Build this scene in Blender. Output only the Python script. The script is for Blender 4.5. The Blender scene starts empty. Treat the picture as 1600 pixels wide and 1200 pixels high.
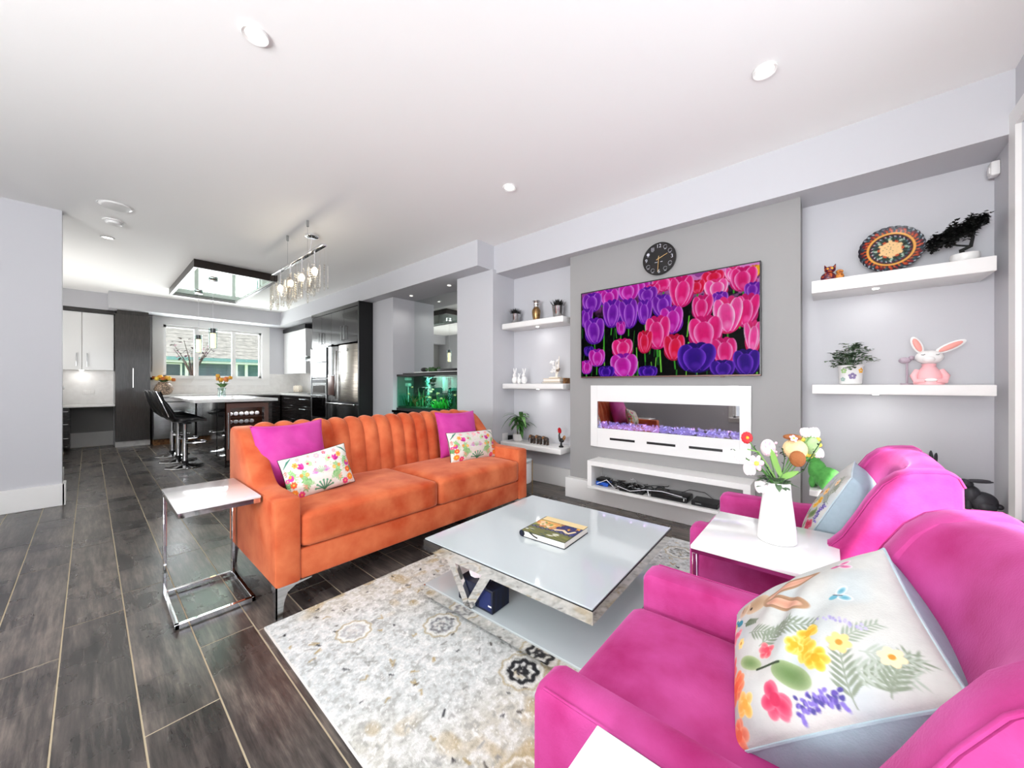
import bpy, bmesh, math, random
import numpy as np
from mathutils import Vector, Matrix
random.seed(7); np.random.seed(7)
SC = bpy.context.scene; COL = SC.collection
# ------------------------------------------------------------------ camera
cam = bpy.data.cameras.new('camera'); co = bpy.data.objects.new('camera', cam); COL.objects.link(co)
cam.sensor_width = 36; cam.lens = 36*572/1600; cam.clip_start = .03; cam.clip_end = 200
co.location = (0, 0, 1.126); co.rotation_euler = (math.radians(90), 0, math.radians(-49.09)); SC.camera = co
# ------------------------------------------------------------------ world, sun, daylight, fill lamps, exposure
w = bpy.data.worlds.new('world'); SC.world = w; w.use_nodes = True
bg = w.node_tree.nodes['Background']; bg.inputs[0].default_value = (.80, .90, 1, 1); bg.inputs[1].default_value = 1.7
SC.view_settings.view_transform = 'Standard'; SC.view_settings.look = 'None'; SC.view_settings.gamma = 1
SC.view_settings.exposure = 0.45; SC.view_settings.use_curve_mapping = False
SC.cycles.max_bounces = 10; SC.cycles.diffuse_bounces = 6; SC.cycles.glossy_bounces = 5; SC.cycles.transmission_bounces = 8
SC.cycles.transparent_max_bounces = 12; SC.cycles.use_denoising = True; SC.cycles.sample_clamp_indirect = 8
SC.cycles.caustics_reflective = False; SC.cycles.caustics_refractive = False
def lamp(name, typ, loc, energy, col=(1,1,1), size=None, sy=None, d=None, spot=None):
    l = bpy.data.lights.new(name, typ); l.energy = energy; l.color = col
    if typ == 'AREA':
        l.size = size
        if sy: l.shape = 'RECTANGLE'; l.size_y = sy
        else: l.shape = 'DISK'
    if typ == 'SUN': l.angle = math.radians(.8)
    if typ in ('POINT', 'SPOT'): l.shadow_soft_size = size or .03
    if spot: l.spot_size = math.radians(spot); l.spot_blend = .8
    o = bpy.data.objects.new(name, l); COL.objects.link(o); o.location = loc
    if d is not None: o.rotation_euler = Vector(d).to_track_quat('-Z', 'Y').to_euler()
    return o
lamp('sun', 'SUN', (0, -5, 8), 14, (1, .97, .93), d=(.90, .455, -1.0))
lamp('daylight_side_window', 'AREA', (.88, -.92, 1.45), 13, (.97, .98, 1), 2.2, 1.9, (0, 1, .9))
lamp('rear_fill', 'AREA', (-3.36, .55, 1.4), 290, (.97, .985, 1), 2.2, 2.1, (1, .25, 1.5))  # unseen fill lamp added behind the camera, tilted up to brighten the ceiling
lamp('daylight_kitchen_window', 'AREA', (1.77, 10.12, 1.75), 55, (.93, .98, 1), 1.6, 1.0, (0, -1, .3))
lamp('hall_fill', 'AREA', (-.94, 7.9, 1.5), 50, (1, .98, .95), 2.6, 1.6, (1, 0, .8))  # unseen fill lamp added by the kitchen side wall, which has no window

# ------------------------------------------------------------------ helpers
def s2l(c):
    c = np.asarray(c, float); return np.where(c <= .04045, c/12.92, ((c+.055)/1.055)**2.4)
def hexc(h): return tuple(s2l([int(h[i:i+2], 16)/255 for i in (0, 2, 4)]))
M = {}
def mat(name, c, rough=.5, metal=0, c2=None, ns=8., amt=1., stretch=(1,1,1), bump=0, bs=60., sheen=0, sheenc=(1,1,1), trans=0, ior=1.45, emit=0, ec=None, alpha=1, coat=0, vcol=False, spec=.5, rnd=0, detail=4, thr=None):
    m = bpy.data.materials.new(name); m.use_nodes = True; nt = m.node_tree; N = nt.nodes; L = nt.links
    b = N['Principled BSDF']; c = hexc(c) if isinstance(c, str) else c
    b.inputs['Base Color'].default_value = (*c, 1); b.inputs['Roughness'].default_value = rough; b.inputs['Metallic'].default_value = metal
    b.inputs['IOR'].default_value = ior; b.inputs['Specular IOR Level'].default_value = spec
    if sheen: b.inputs['Sheen Weight'].default_value = sheen; b.inputs['Sheen Tint'].default_value = (*sheenc, 1); b.inputs['Sheen Roughness'].default_value = .35
    if trans: b.inputs['Transmission Weight'].default_value = trans
    if coat: b.inputs['Coat Weight'].default_value = coat; b.inputs['Coat Roughness'].default_value = .05
    b.inputs['Alpha'].default_value = alpha
    tc = N.new('ShaderNodeTexCoord'); out = None
    if vcol:
        a = N.new('ShaderNodeAttribute'); a.attribute_name = 'Col'; out = a.outputs['Color']
    if c2 is not None:
        c2 = hexc(c2) if isinstance(c2, str) else c2
        mp = N.new('ShaderNodeMapping'); mp.inputs['Scale'].default_value = stretch; L.new(tc.outputs['Object'], mp.inputs['Vector'])
        n = N.new('ShaderNodeTexNoise'); n.inputs['Scale'].default_value = ns; n.inputs['Detail'].default_value = detail; L.new(mp.outputs[0], n.inputs['Vector'])
        if rnd:
            oi = N.new('ShaderNodeObjectInfo'); ad = N.new('ShaderNodeVectorMath'); ad.operation = 'ADD'; mu = N.new('ShaderNodeVectorMath'); mu.operation = 'SCALE'
            cx = N.new('ShaderNodeCombineXYZ'); L.new(oi.outputs['Random'], cx.inputs[0]); L.new(oi.outputs['Random'], cx.inputs[1]); L.new(cx.outputs[0], mu.inputs[0]); mu.inputs['Scale'].default_value = 37
            L.new(mp.outputs[0], ad.inputs[0]); L.new(mu.outputs[0], ad.inputs[1]); L.new(ad.outputs[0], n.inputs['Vector'])
        r = N.new('ShaderNodeValToRGB'); lo, hi = thr or (.35, .65); r.color_ramp.elements[0].position = lo; r.color_ramp.elements[1].position = hi
        r.color_ramp.elements[0].color = (*c, 1); r.color_ramp.elements[1].color = (*c2, 1); L.new(n.outputs['Fac'], r.inputs[0])
        if vcol:
            mx = N.new('ShaderNodeMix'); mx.data_type = 'RGBA'; mx.blend_type = 'MULTIPLY'; mx.inputs[0].default_value = amt
            L.new(out, mx.inputs[6]); L.new(r.outputs[0], mx.inputs[7]); out = mx.outputs[2]
        else: out = r.outputs[0]
    if out is not None: L.new(out, b.inputs['Base Color'])
    if emit:
        b.inputs['Emission Strength'].default_value = emit
        if vcol: L.new(out, b.inputs['Emission Color']); b.inputs['Base Color'].default_value = (0, 0, 0, 1); L.remove(b.inputs['Base Color'].links[0])
        else: b.inputs['Emission Color'].default_value = (*(hexc(ec) if isinstance(ec, str) else (ec or c)), 1)
    if bump:
        n2 = N.new('ShaderNodeTexNoise'); n2.inputs['Scale'].default_value = bs; n2.inputs['Detail'].default_value = 3; L.new(tc.outputs['Object'], n2.inputs['Vector'])
        bp = N.new('ShaderNodeBump'); bp.inputs['Strength'].default_value = bump; bp.inputs['Distance'].default_value = .01
        L.new(n2.outputs['Fac'], bp.inputs['Height']); L.new(bp.outputs[0], b.inputs['Normal'])
    M[name] = m; return m

mat('ceiling_paint', 'f4f3f1', .8, bump=.03, bs=180)
mat('wall_paint', 'c3c3c7', .6, bump=.05, bs=220)
mat('grey_paint', '959493', .6, bump=.05, bs=220)
mat('white_trim', 'e6e5e3', .35)
mat('white_gloss', 'e4e4e3', .12, coat=.4)
mat('white_satin', 'e6e5e3', .3)
mat('quartz', 'e6e5e3', .15, c2='dfdddb', ns=14)
mat('marble', 'f0efee', .2, c2='c5c4c3', ns=7, thr=(.5, .75))
mat('joint', 'b3a68c', .8)
mat('espresso', '1c1a1a', .22, c2='2c2827', ns=9, stretch=(1, 1, 14), coat=.35)
mat('espresso_taupe', '34312e', .25, c2='403c38', ns=9, stretch=(14, 1, 1), coat=.3)
mat('black_gloss', '060607', .08, coat=.5)
mat('black_satin', '0b0b0c', .4)
mat('black_plastic', '101012', .3)
mat('black_leather', '0d0e10', .28, bump=.1, bs=150, coat=.2)
mat('chrome', 'f0f0f2', .04, 1)
mat('mirror_edge', 'e8e6e2', .06, 1)
mat('steel', 'bfc1c2', .24, 1, c2='a5a7a8', ns=3, stretch=(1, 1, 40))
mat('steel_warm', 'b8b2a8', .26, 1, c2='9b9690', ns=3, stretch=(1, 1, 30))
mat('silver_pot', 'cfcfd0', .22, 1)
mat('gold', 'd8b783', .2, 1)
mat('mirror', 'e6ebe9', .01, 1)
mat('mirror_green', 'bdd6c6', .03, 1)
mat('copper_frame', '6b4f48', .35, .3)
def glass(name, tint='ffffff', alpha=.12, rough=0):
    m = bpy.data.materials.new(name); m.use_nodes = True; N = m.node_tree.nodes; L = m.node_tree.links; N.remove(N['Principled BSDF'])
    t = N.new('ShaderNodeBsdfTransparent'); t.inputs[0].default_value = (*hexc(tint), 1); g = N.new('ShaderNodeBsdfGlossy'); g.inputs['Roughness'].default_value = rough
    f = N.new('ShaderNodeLayerWeight'); f.inputs[0].default_value = .5; pw_ = N.new('ShaderNodeMath'); pw_.operation = 'POWER'; pw_.inputs[1].default_value = 5; L.new(f.outputs['Facing'], pw_.inputs[0])
    a = N.new('ShaderNodeMath'); a.operation = 'ADD'; a.use_clamp = True; a.inputs[1].default_value = alpha+.03
    L.new(pw_.outputs[0], a.inputs[0]); x = N.new('ShaderNodeMixShader'); L.new(a.outputs[0], x.inputs[0]); L.new(t.outputs[0], x.inputs[1]); L.new(g.outputs[0], x.inputs[2])
    L.new(x.outputs[0], N['Material Output'].inputs[0]); M[name] = m
glass('window_glass', alpha=.0); glass('clear_glass', 'f4fbfa', .06); glass('crystal', 'fffdf8', .22); glass('smoked_glass', 'dcdcde', .04); glass('tank_glass', 'd8f2ea', .0); glass('fire_glass', 'd8c8c8', .30)
mat('frosted_top', 'c0c9cb', .08, coat=.6)
mat('orange_velvet', 'b03e10', .8, c2='d67548', ns=6.5, sheen=.5, sheenc=hexc('ffc0a4'), bump=.12, bs=240, thr=(.3, .75))
mat('pink_velvet', '9c1060', .8, c2='c24a94', ns=7, sheen=.4, sheenc=hexc('ff9ade'), bump=.1, bs=240, thr=(.3, .75))
mat('pink_pillow', 'b52288', .75, c2='c7489c', ns=7, sheen=.4, sheenc=hexc('ffb0e8'), bump=.1, bs=200, thr=(.3, .75))
mat('print_cloth', 'ffffff', .8, vcol=True, c2='e4e4e6', ns=60, amt=.25, bump=.12, bs=300)
mat('blue_grey_cloth', '9fb6bf', .7, c2='b3c7cd', ns=9, bump=.15, bs=120, sheen=.3)
mat('rug_pile', 'ffffff', .95, vcol=True, c2='c8c8c4', ns=120, amt=.45, bump=.22, bs=300)
mat('screen', 'ffffff', .4, vcol=True, emit=.80, spec=.04)
mat('print_gloss', 'ffffff', .2, vcol=True, coat=.4)
mat('print_matt', 'ffffff', .5, vcol=True)
mat('lamp_on', 'ffffff', .5, emit=6.0, ec='fffaf0')
mat('led_on', 'ffffff', .5, emit=9.0, ec='fffaf2')
mat('bulb_warm', 'fff0d0', .5, emit=7.0, ec='fff0d8')
mat('pendant_glow', 'ffe9c0', .5, emit=1.6, ec='ffe2a8')
mat('leaf_dark', '1c3a17', .45, c2='3b6a2c', ns=14)
mat('leaf_mid', '4a7a3c', .5, c2='6f9a58', ns=20)
mat('leaf_grey', '66805c', .55, c2='3f5540', ns=20)
mat('black_leaf', '060706', .6, c2='10130f', ns=20)
mat('soil', '2a211b', .9)
mat('brass', 'a5855a', .3, .8, c2='7d5f3c', ns=30)
mat('ceramic_white', 'e8e7e5', .3)
mat('cream', 'ece4d6', .4)
mat('pink_ceramic', 'f3b9bd', .3)
mat('ear_pink', 'e59a90', .4)
mat('lilac', 'b9a8b4', .3)
mat('paper', 'e9e4da', .7)
mat('book_dark', '3a2b22', .5)
mat('tan', 'c9ab80', .6)
mat('brown', '6a4226', .5, c2='a8794a', ns=40)
mat('elephant', '2a2422', .45, c2='7a5d48', ns=50, thr=(.5, .7))
mat('red', 'b3121c', .4)
mat('green_plush', '479340', .8, c2='59a850', ns=30, sheen=.5)
mat('charcoal', '26262a', .45, c2='34343a', ns=20)
mat('wire_black', '08080a', .5)
mat('wire_white', 'e8e8ec', .5)
mat('blue_plastic', '2356b8', .4)
mat('navy_box', '05070f', .5, c2='0e1838', ns=60, stretch=(1, 1, .1))
mat('crystals', 'dfe6ff', .12, emit=1.9, ec='8a92f4')
mat('amber_petal', 'e39a2c', .6, c2='f3bf4c', ns=30)
mat('peach', 'f2cf9c', .8, bump=.5, bs=90)
mat('knit_brown', '9c5f33', .8, bump=.5, bs=90)
mat('petal_white', 'f8f3f2', .7, c2='f3dfe4', ns=30)
mat('petal_pink', 'f3b9cc', .7)
mat('yellow', 'f0d455', .7)
mat('knit_green', 'a6c88c', .8, bump=.5, bs=90)
mat('mosaic', '6a5c50', .4, c2='b49a84', ns=42, thr=(.45, .55))
mat('water', '0d2f2a', .3)
# floor planks
def plank_mat():
    m = bpy.data.materials.new('dark_oak'); m.use_nodes = True; N = m.node_tree.nodes; L = m.node_tree.links; b = N['Principled BSDF']
    tc = N.new('ShaderNodeTexCoord'); oi = N.new('ShaderNodeObjectInfo'); cx = N.new('ShaderNodeCombineXYZ'); sc = N.new('ShaderNodeVectorMath'); sc.operation = 'SCALE'; sc.inputs['Scale'].default_value = 50
    for i in range(3): L.new(oi.outputs['Random'], cx.inputs[i])
    L.new(cx.outputs[0], sc.inputs[0]); ad = N.new('ShaderNodeVectorMath'); L.new(tc.outputs['Object'], ad.inputs[0]); L.new(sc.outputs[0], ad.inputs[1])
    mp = N.new('ShaderNodeMapping'); mp.inputs['Scale'].default_value = (3.6, .62, 1); L.new(ad.outputs[0], mp.inputs['Vector'])
    # cathedral grain: distorted rings
    n0 = N.new('ShaderNodeTexNoise'); n0.inputs['Scale'].default_value = 1.6; n0.inputs['Detail'].default_value = 2; L.new(mp.outputs[0], n0.inputs['Vector'])
    mul = N.new('ShaderNodeMath'); mul.operation = 'MULTIPLY'; mul.inputs[1].default_value = 26; L.new(n0.outputs['Fac'], mul.inputs[0])
    sn = N.new('ShaderNodeMath'); sn.operation = 'SINE'; L.new(mul.outputs[0], sn.inputs[0])
    mp2 = N.new('ShaderNodeMapping'); mp2.inputs['Scale'].default_value = (60, 5, 1); L.new(ad.outputs[0], mp2.inputs['Vector'])
    n1 = N.new('ShaderNodeTexNoise'); n1.inputs['Scale'].default_value = 1; n1.inputs['Detail'].default_value = 6; n1.inputs['Roughness'].default_value = .7; L.new(mp2.outputs[0], n1.inputs['Vector'])
    n2 = N.new('ShaderNodeTexNoise'); n2.inputs['Scale'].default_value = 3.2; n2.inputs['Detail'].default_value = 5; L.new(ad.outputs[0], n2.inputs['Vector'])
    s1 = N.new('ShaderNodeMath'); s1.operation = 'MULTIPLY_ADD'; s1.inputs[1].default_value = .07; L.new(sn.outputs[0], s1.inputs[0]); L.new(n1.outputs['Fac'], s1.inputs[2])
    s2 = N.new('ShaderNodeMath'); s2.operation = 'MULTIPLY_ADD'; s2.inputs[1].default_value = .75; L.new(n2.outputs['Fac'], s2.inputs[0]); L.new(s1.outputs[0], s2.inputs[2])
    s3 = N.new('ShaderNodeMath'); s3.operation = 'MULTIPLY_ADD'; s3.inputs[1].default_value = .16; L.new(oi.outputs['Random'], s3.inputs[0]); L.new(s2.outputs[0], s3.inputs[2])
    r = N.new('ShaderNodeValToRGB'); L.new(s3.outputs[0], r.inputs[0]); e = r.color_ramp.elements
    mr = N.new('ShaderNodeMapRange'); mr.inputs[1].default_value = .62; mr.inputs[2].default_value = 1.22; L.new(s3.outputs[0], mr.inputs[0]); L.new(mr.outputs[0], r.inputs[0])
    e[0].position = 0; e[0].color = (*hexc('1c1b1c'), 1); e[1].position = 1; e[1].color = (*hexc('786e66'), 1)
    for p, c in ((.3, '35312f'), (.55, '4a4441'), (.78, '625a54')): x = e.new(p); x.color = (*hexc(c), 1)
    L.new(r.outputs[0], b.inputs['Base Color']); b.inputs['Roughness'].default_value = .27
    rr = N.new('ShaderNodeMapRange'); rr.inputs[3].default_value = .22; rr.inputs[4].default_value = .34; L.new(n2.outputs['Fac'], rr.inputs[0]); L.new(rr.outputs[0], b.inputs['Roughness'])
    bp = N.new('ShaderNodeBump'); bp.inputs['Strength'].default_value = .06; bp.inputs['Distance'].default_value = .003; L.new(s1.outputs[0], bp.inputs['Height']); L.new(bp.outputs[0], b.inputs['Normal'])
    M['dark_oak'] = m
plank_mat()

class MB:
    """collects geometry for ONE mesh object"""
    def __init__(s): s.v = []; s.f = []; s.m = []; s.c = None
    def add(s, vs, fs, mi=0):
        o = len(s.v); s.v += [tuple(p) for p in vs]; s.f += [tuple(o+i for i in f) for f in fs]; s.m += [mi]*len(fs); return s
    def box(s, a, b, mi=0):
        x0, y0, z0 = a; x1, y1, z1 = b
        return s.add([(x0,y0,z0),(x1,y0,z0),(x1,y1,z0),(x0,y1,z0),(x0,y0,z1),(x1,y0,z1),(x1,y1,z1),(x0,y1,z1)],
                     [(0,3,2,1),(4,5,6,7),(0,1,5,4),(1,2,6,5),(2,3,7,6),(3,0,4,7)], mi)
    def rbox(s, a, b, r=.01, seg=2, mi=0, fn=None):
        bm = bmesh.new(); bmesh.ops.create_cube(bm, size=1)
        for v in bm.verts: v.co = Vector([a[i]+(v.co[i]+.5)*(b[i]-a[i]) for i in range(3)])
        r = min(r, .49*min(b[i]-a[i] for i in range(3)))
        bmesh.ops.bevel(bm, geom=list(bm.edges), offset=r, segments=seg, profile=.5, affect='EDGES', clamp_overlap=True)
        bm.verts.index_update()
        vs = [(fn(v.co) if fn else v.co)[:] for v in bm.verts]; fs = [[v.index for v in f.verts] for f in bm.faces]; bm.free()
        return s.add(vs, fs, mi)
    def cushion(s, a, b, r, n=14, crown=0, mi=0, fn=None):
        """soft box: dense grid, rounded edges, crowned top"""
        bm = bmesh.new(); bmesh.ops.create_cube(bm, size=2); bmesh.ops.subdivide_edges(bm, edges=list(bm.edges), cuts=n, use_grid_fill=True)
        h = [(b[i]-a[i])/2 for i in range(3)]; c = [(b[i]+a[i])/2 for i in range(3)]; r = min(r, .95*min(h))
        vs = []
        for v in bm.verts:
            p = Vector([math.copysign(min(abs(v.co[i]), 1), v.co[i])*h[i] for i in range(3)])
            q = Vector([max(-(h[i]-r), min(h[i]-r, p[i])) for i in range(3)]); d = p-q
            if d.length > 1e-9: p = q + d.normalized()*r if max(abs(d[i]) for i in range(3)) > r*.999 or d.length > r else p
            if crown: p.z += (1 if p.z > 0 else -.2)*crown*(1-min(1, abs(p.x/h[0]))**3)*(1-min(1, abs(p.y/h[1]))**3)*abs(p.z)/h[2]
            p = p + Vector(c); vs.append((fn(p) if fn else p)[:])
        bm.verts.index_update(); fs = [[v.index for v in f.verts] for f in bm.faces]; bm.free(); return s.add(vs, fs, mi)
    def prism(s, pts, ax, a0, a1, mi=0):
        """closed 2-D outline extruded along axis ax (0,1,2); outline in the other two axes in order"""
        n = len(pts); mk = lambda p, t: {0: (t, p[0], p[1]), 1: (p[0], t, p[1]), 2: (p[0], p[1], t)}[ax]
        vs = [mk(p, a0) for p in pts]+[mk(p, a1) for p in pts]
        return s.add(vs, [tuple(range(n))[::-1], tuple(range(n, 2*n))]+[(i, (i+1) % n, n+(i+1) % n, n+i) for i in range(n)], mi)
    def cyl(s, p0, p1, r0, r1=None, n=16, mi=0):
        r1 = r0 if r1 is None else r1; p0 = Vector(p0); p1 = Vector(p1); d = (p1-p0).normalized(); u = d.orthogonal().normalized(); v = d.cross(u)
        vs = [p0+(u*math.cos(t)+v*math.sin(t))*r0 for t in [2*math.pi*i/n for i in range(n)]]+[p1+(u*math.cos(t)+v*math.sin(t))*r1 for t in [2*math.pi*i/n for i in range(n)]]
        return s.add(vs, [tuple(range(n))[::-1], tuple(range(n, 2*n))]+[(i, (i+1) % n, n+(i+1) % n, n+i) for i in range(n)], mi)
    def lathe(s, prof, c=(0,0,0), n=24, mi=0, wob=None, cap=True):
        vs = []; m = len(prof)
        for j, (r, z) in enumerate(prof):
            for i in range(n):
                t = 2*math.pi*i/n; q = r*(wob(t, j) if wob else 1); vs.append((c[0]+q*math.cos(t), c[1]+q*math.sin(t), c[2]+z))
        fs = [(j*n+i, j*n+(i+1) % n, (j+1)*n+(i+1) % n, (j+1)*n+i) for j in range(m-1) for i in range(n)]
        if cap and prof[0][0] > 1e-6: fs.append(tuple(range(n))[::-1])
        if cap and prof[-1][0] > 1e-6: fs.append(tuple(range((m-1)*n, m*n)))
        return s.add(vs, fs, mi)
    def tube(s, pts, r, n=8, mi=0):
        pts = [Vector(p) for p in pts]; rs = r if isinstance(r, (list, tuple)) else [r]*len(pts); vs = []; u = None
        for i, p in enumerate(pts):
            d = (pts[min(i+1, len(pts)-1)]-pts[max(i-1, 0)]).normalized()
            u = d.orthogonal().normalized() if u is None else (u-d*u.dot(d)).normalized(); v = d.cross(u)
            vs += [p+(u*math.cos(2*math.pi*k/n)+v*math.sin(2*math.pi*k/n))*rs[i] for k in range(n)]
        m = len(pts); fs = [(j*n+k, j*n+(k+1) % n, (j+1)*n+(k+1) % n, (j+1)*n+k) for j in range(m-1) for k in range(n)]
        return s.add(vs, fs+[tuple(range(n))[::-1], tuple(range((m-1)*n, m*n))], mi)
    def ball(s, c, r, n=14, m=9, mi=0, R=None):
        if not isinstance(r, (tuple, list)): r = (r, r, r)
        vs = []
        for j in range(m+1):
            ph = math.pi*j/m
            for i in range(n):
                t = 2*math.pi*i/n; p = Vector((r[0]*math.sin(ph)*math.cos(t), r[1]*math.sin(ph)*math.sin(t), r[2]*math.cos(ph)))
                if R: p = R @ p
                vs.append(p+Vector(c))
        return s.add(vs, [(j*n+i, (j+1)*n+i, (j+1)*n+(i+1) % n, j*n+(i+1) % n) for j in range(m) for i in range(n)], mi)
    def leaf(s, base, d, L, W, up=(0,0,1), droop=.3, n=5, mi=0, fold=.15):
        d = Vector(d).normalized(); up = Vector(up); sd = d.cross(up); sd = sd.normalized() if sd.length > 1e-4 else d.orthogonal().normalized(); nm = sd.cross(d); b = Vector(base); vs = []
        for i in range(n+1):
            t = i/n; c = b+d*(L*t)+Vector((0,0,-1))*(droop*L*t*t); w_ = W*math.sin(math.pi*min(1, t*.92+.06))**.8*.5
            vs += [c-sd*w_+nm*fold*w_, c, c+sd*w_+nm*fold*w_]
        return s.add(vs, [(3*i+k, 3*i+k+1, 3*i+k+4, 3*i+k+3) for i in range(n) for k in (0, 1)], mi)
    def grid(s, fn, cv, mi=0):
        """vertex-coloured sheet: one vertex per pixel of cv (H x W x 3 sRGB), fn(U,V)->x,y,z arrays"""
        H, W = cv.shape[:2]; V, U = np.meshgrid(np.linspace(1, 0, H), np.linspace(0, 1, W), indexing='ij')
        x, y, z = fn(U, V); o = len(s.v); s.v += list(map(tuple, np.stack([x, y, z], -1).reshape(-1, 3).tolist()))
        i = np.arange(H*W).reshape(H, W); q = np.stack([i[1:, :-1], i[1:, 1:], i[:-1, 1:], i[:-1, :-1]], -1).reshape(-1, 4)+o
        s.f += list(map(tuple, q.tolist())); s.m += [mi]*len(q)
        if s.c is None: s.c = []
        s.c.append((o, s2l(np.clip(cv, 0, 1)).reshape(-1, 3))); return s
    def mesh(s, name, mats, smooth=None, base=None):
        me = bpy.data.meshes.new(name); me.from_pydata(s.v, [], s.f); 
        for m in mats: me.materials.append(M[m] if isinstance(m, str) else m)
        if len(mats) > 1: me.polygons.foreach_set('material_index', s.m)
        if s.c:
            at = me.color_attributes.new('Col', 'FLOAT_COLOR', 'POINT'); d = np.ones((len(s.v), 4), 'f')
            if base is not None: d[:, :3] = hexc(base)
            for o, c in s.c: d[o:o+len(c), :3] = c
            at.data.foreach_set('color', d.ravel())
        if smooth is not None:
            me.shade_smooth()
            if smooth < 180: me.set_sharp_from_angle(angle=math.radians(smooth))
        me.update(); return me
OFF = {}
def fixn(me):
    bm = bmesh.new(); bm.from_mesh(me); bmesh.ops.recalc_face_normals(bm, faces=bm.faces); bm.to_mesh(me); bm.free()
def T(name, label, cat, loc=(0,0,0), rz=0, group=None, world=True):
    o = bpy.data.objects.new(name, None); COL.objects.link(o); o.empty_display_size = .05; o.location = loc; o.rotation_euler = (0, 0, rz)
    o['label'] = label; o['category'] = cat
    if group: o['group'] = group
    OFF[o.name] = Vector(loc) if world else Vector((0,0,0)); return o
def P(name, mb, mats, parent, smooth=40, label=None, kind=None, base=None, nofix=False):
    """a part (or sub-part); geometry in world coords when the thing was made with world=True, else local"""
    mats = mats if isinstance(mats, list) else [mats]
    off = OFF[parent.name]
    if off.length: mb.v = [(x-off.x, y-off.y, z-off.z) for x, y, z in mb.v]
    me = mb.mesh(name, mats, smooth, base)
    if not nofix and len(mb.v) < 20000: fixn(me)
    o = bpy.data.objects.new(name, me); COL.objects.link(o); o.parent = parent; OFF[o.name] = off
    if label: o['label'] = label
    if kind: o['kind'] = kind
    return o
def S(name, mb, mats, label, cat, group=None, smooth=40, kind=None, base=None, org=None):
    """a thing that is one mesh; origin moved to the middle of its base; parts may be hung on it"""
    mats = mats if isinstance(mats, list) else [mats]
    a = np.array(mb.v); lo, hi = a.min(0), a.max(0); c = Vector(org or ((lo[0]+hi[0])/2, (lo[1]+hi[1])/2, lo[2]))
    mb.v = [(x-c.x, y-c.y, z-c.z) for x, y, z in mb.v]; me = mb.mesh(name, mats, smooth, base)
    if len(mb.v) < 20000: fixn(me)
    o = bpy.data.objects.new(name, me); COL.objects.link(o); o.location = c; OFF[o.name] = c
    o['label'] = label; o['category'] = cat
    if group: o['group'] = group
    if kind: o['kind'] = kind
    return o
def struct(name, mb, mats, label=None, parent=None, smooth=None):
    mats = mats if isinstance(mats, list) else [mats]
    me = mb.mesh(name, mats, smooth); fixn(me); o = bpy.data.objects.new(name, me); COL.objects.link(o); OFF[o.name] = Vector((0,0,0))
    if parent: o.parent = parent
    else:
        o['kind'] = 'structure'; o['label'] = label or name.replace('_', ' '); o['category'] = name.split('_')[0]
    return o
def dup(root, loc, rz=None, label=None, group=None):
    r = root.copy(); COL.objects.link(r); r.location = loc; OFF[r.name] = Vector(loc)
    if rz is not None: r.rotation_euler = (0, 0, rz)
    if label: r['label'] = label
    if group: r['group'] = group
    for ch in list(root.children):
        c = ch.copy(); COL.objects.link(c); c.parent = r
        for g in list(ch.children):
            d = g.copy(); COL.objects.link(d); d.parent = c
    return r
def B(a, b): return MB().box(a, b)
def RB(a, b, r=.005, seg=2): return MB().rbox(a, b, r, seg)
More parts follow.
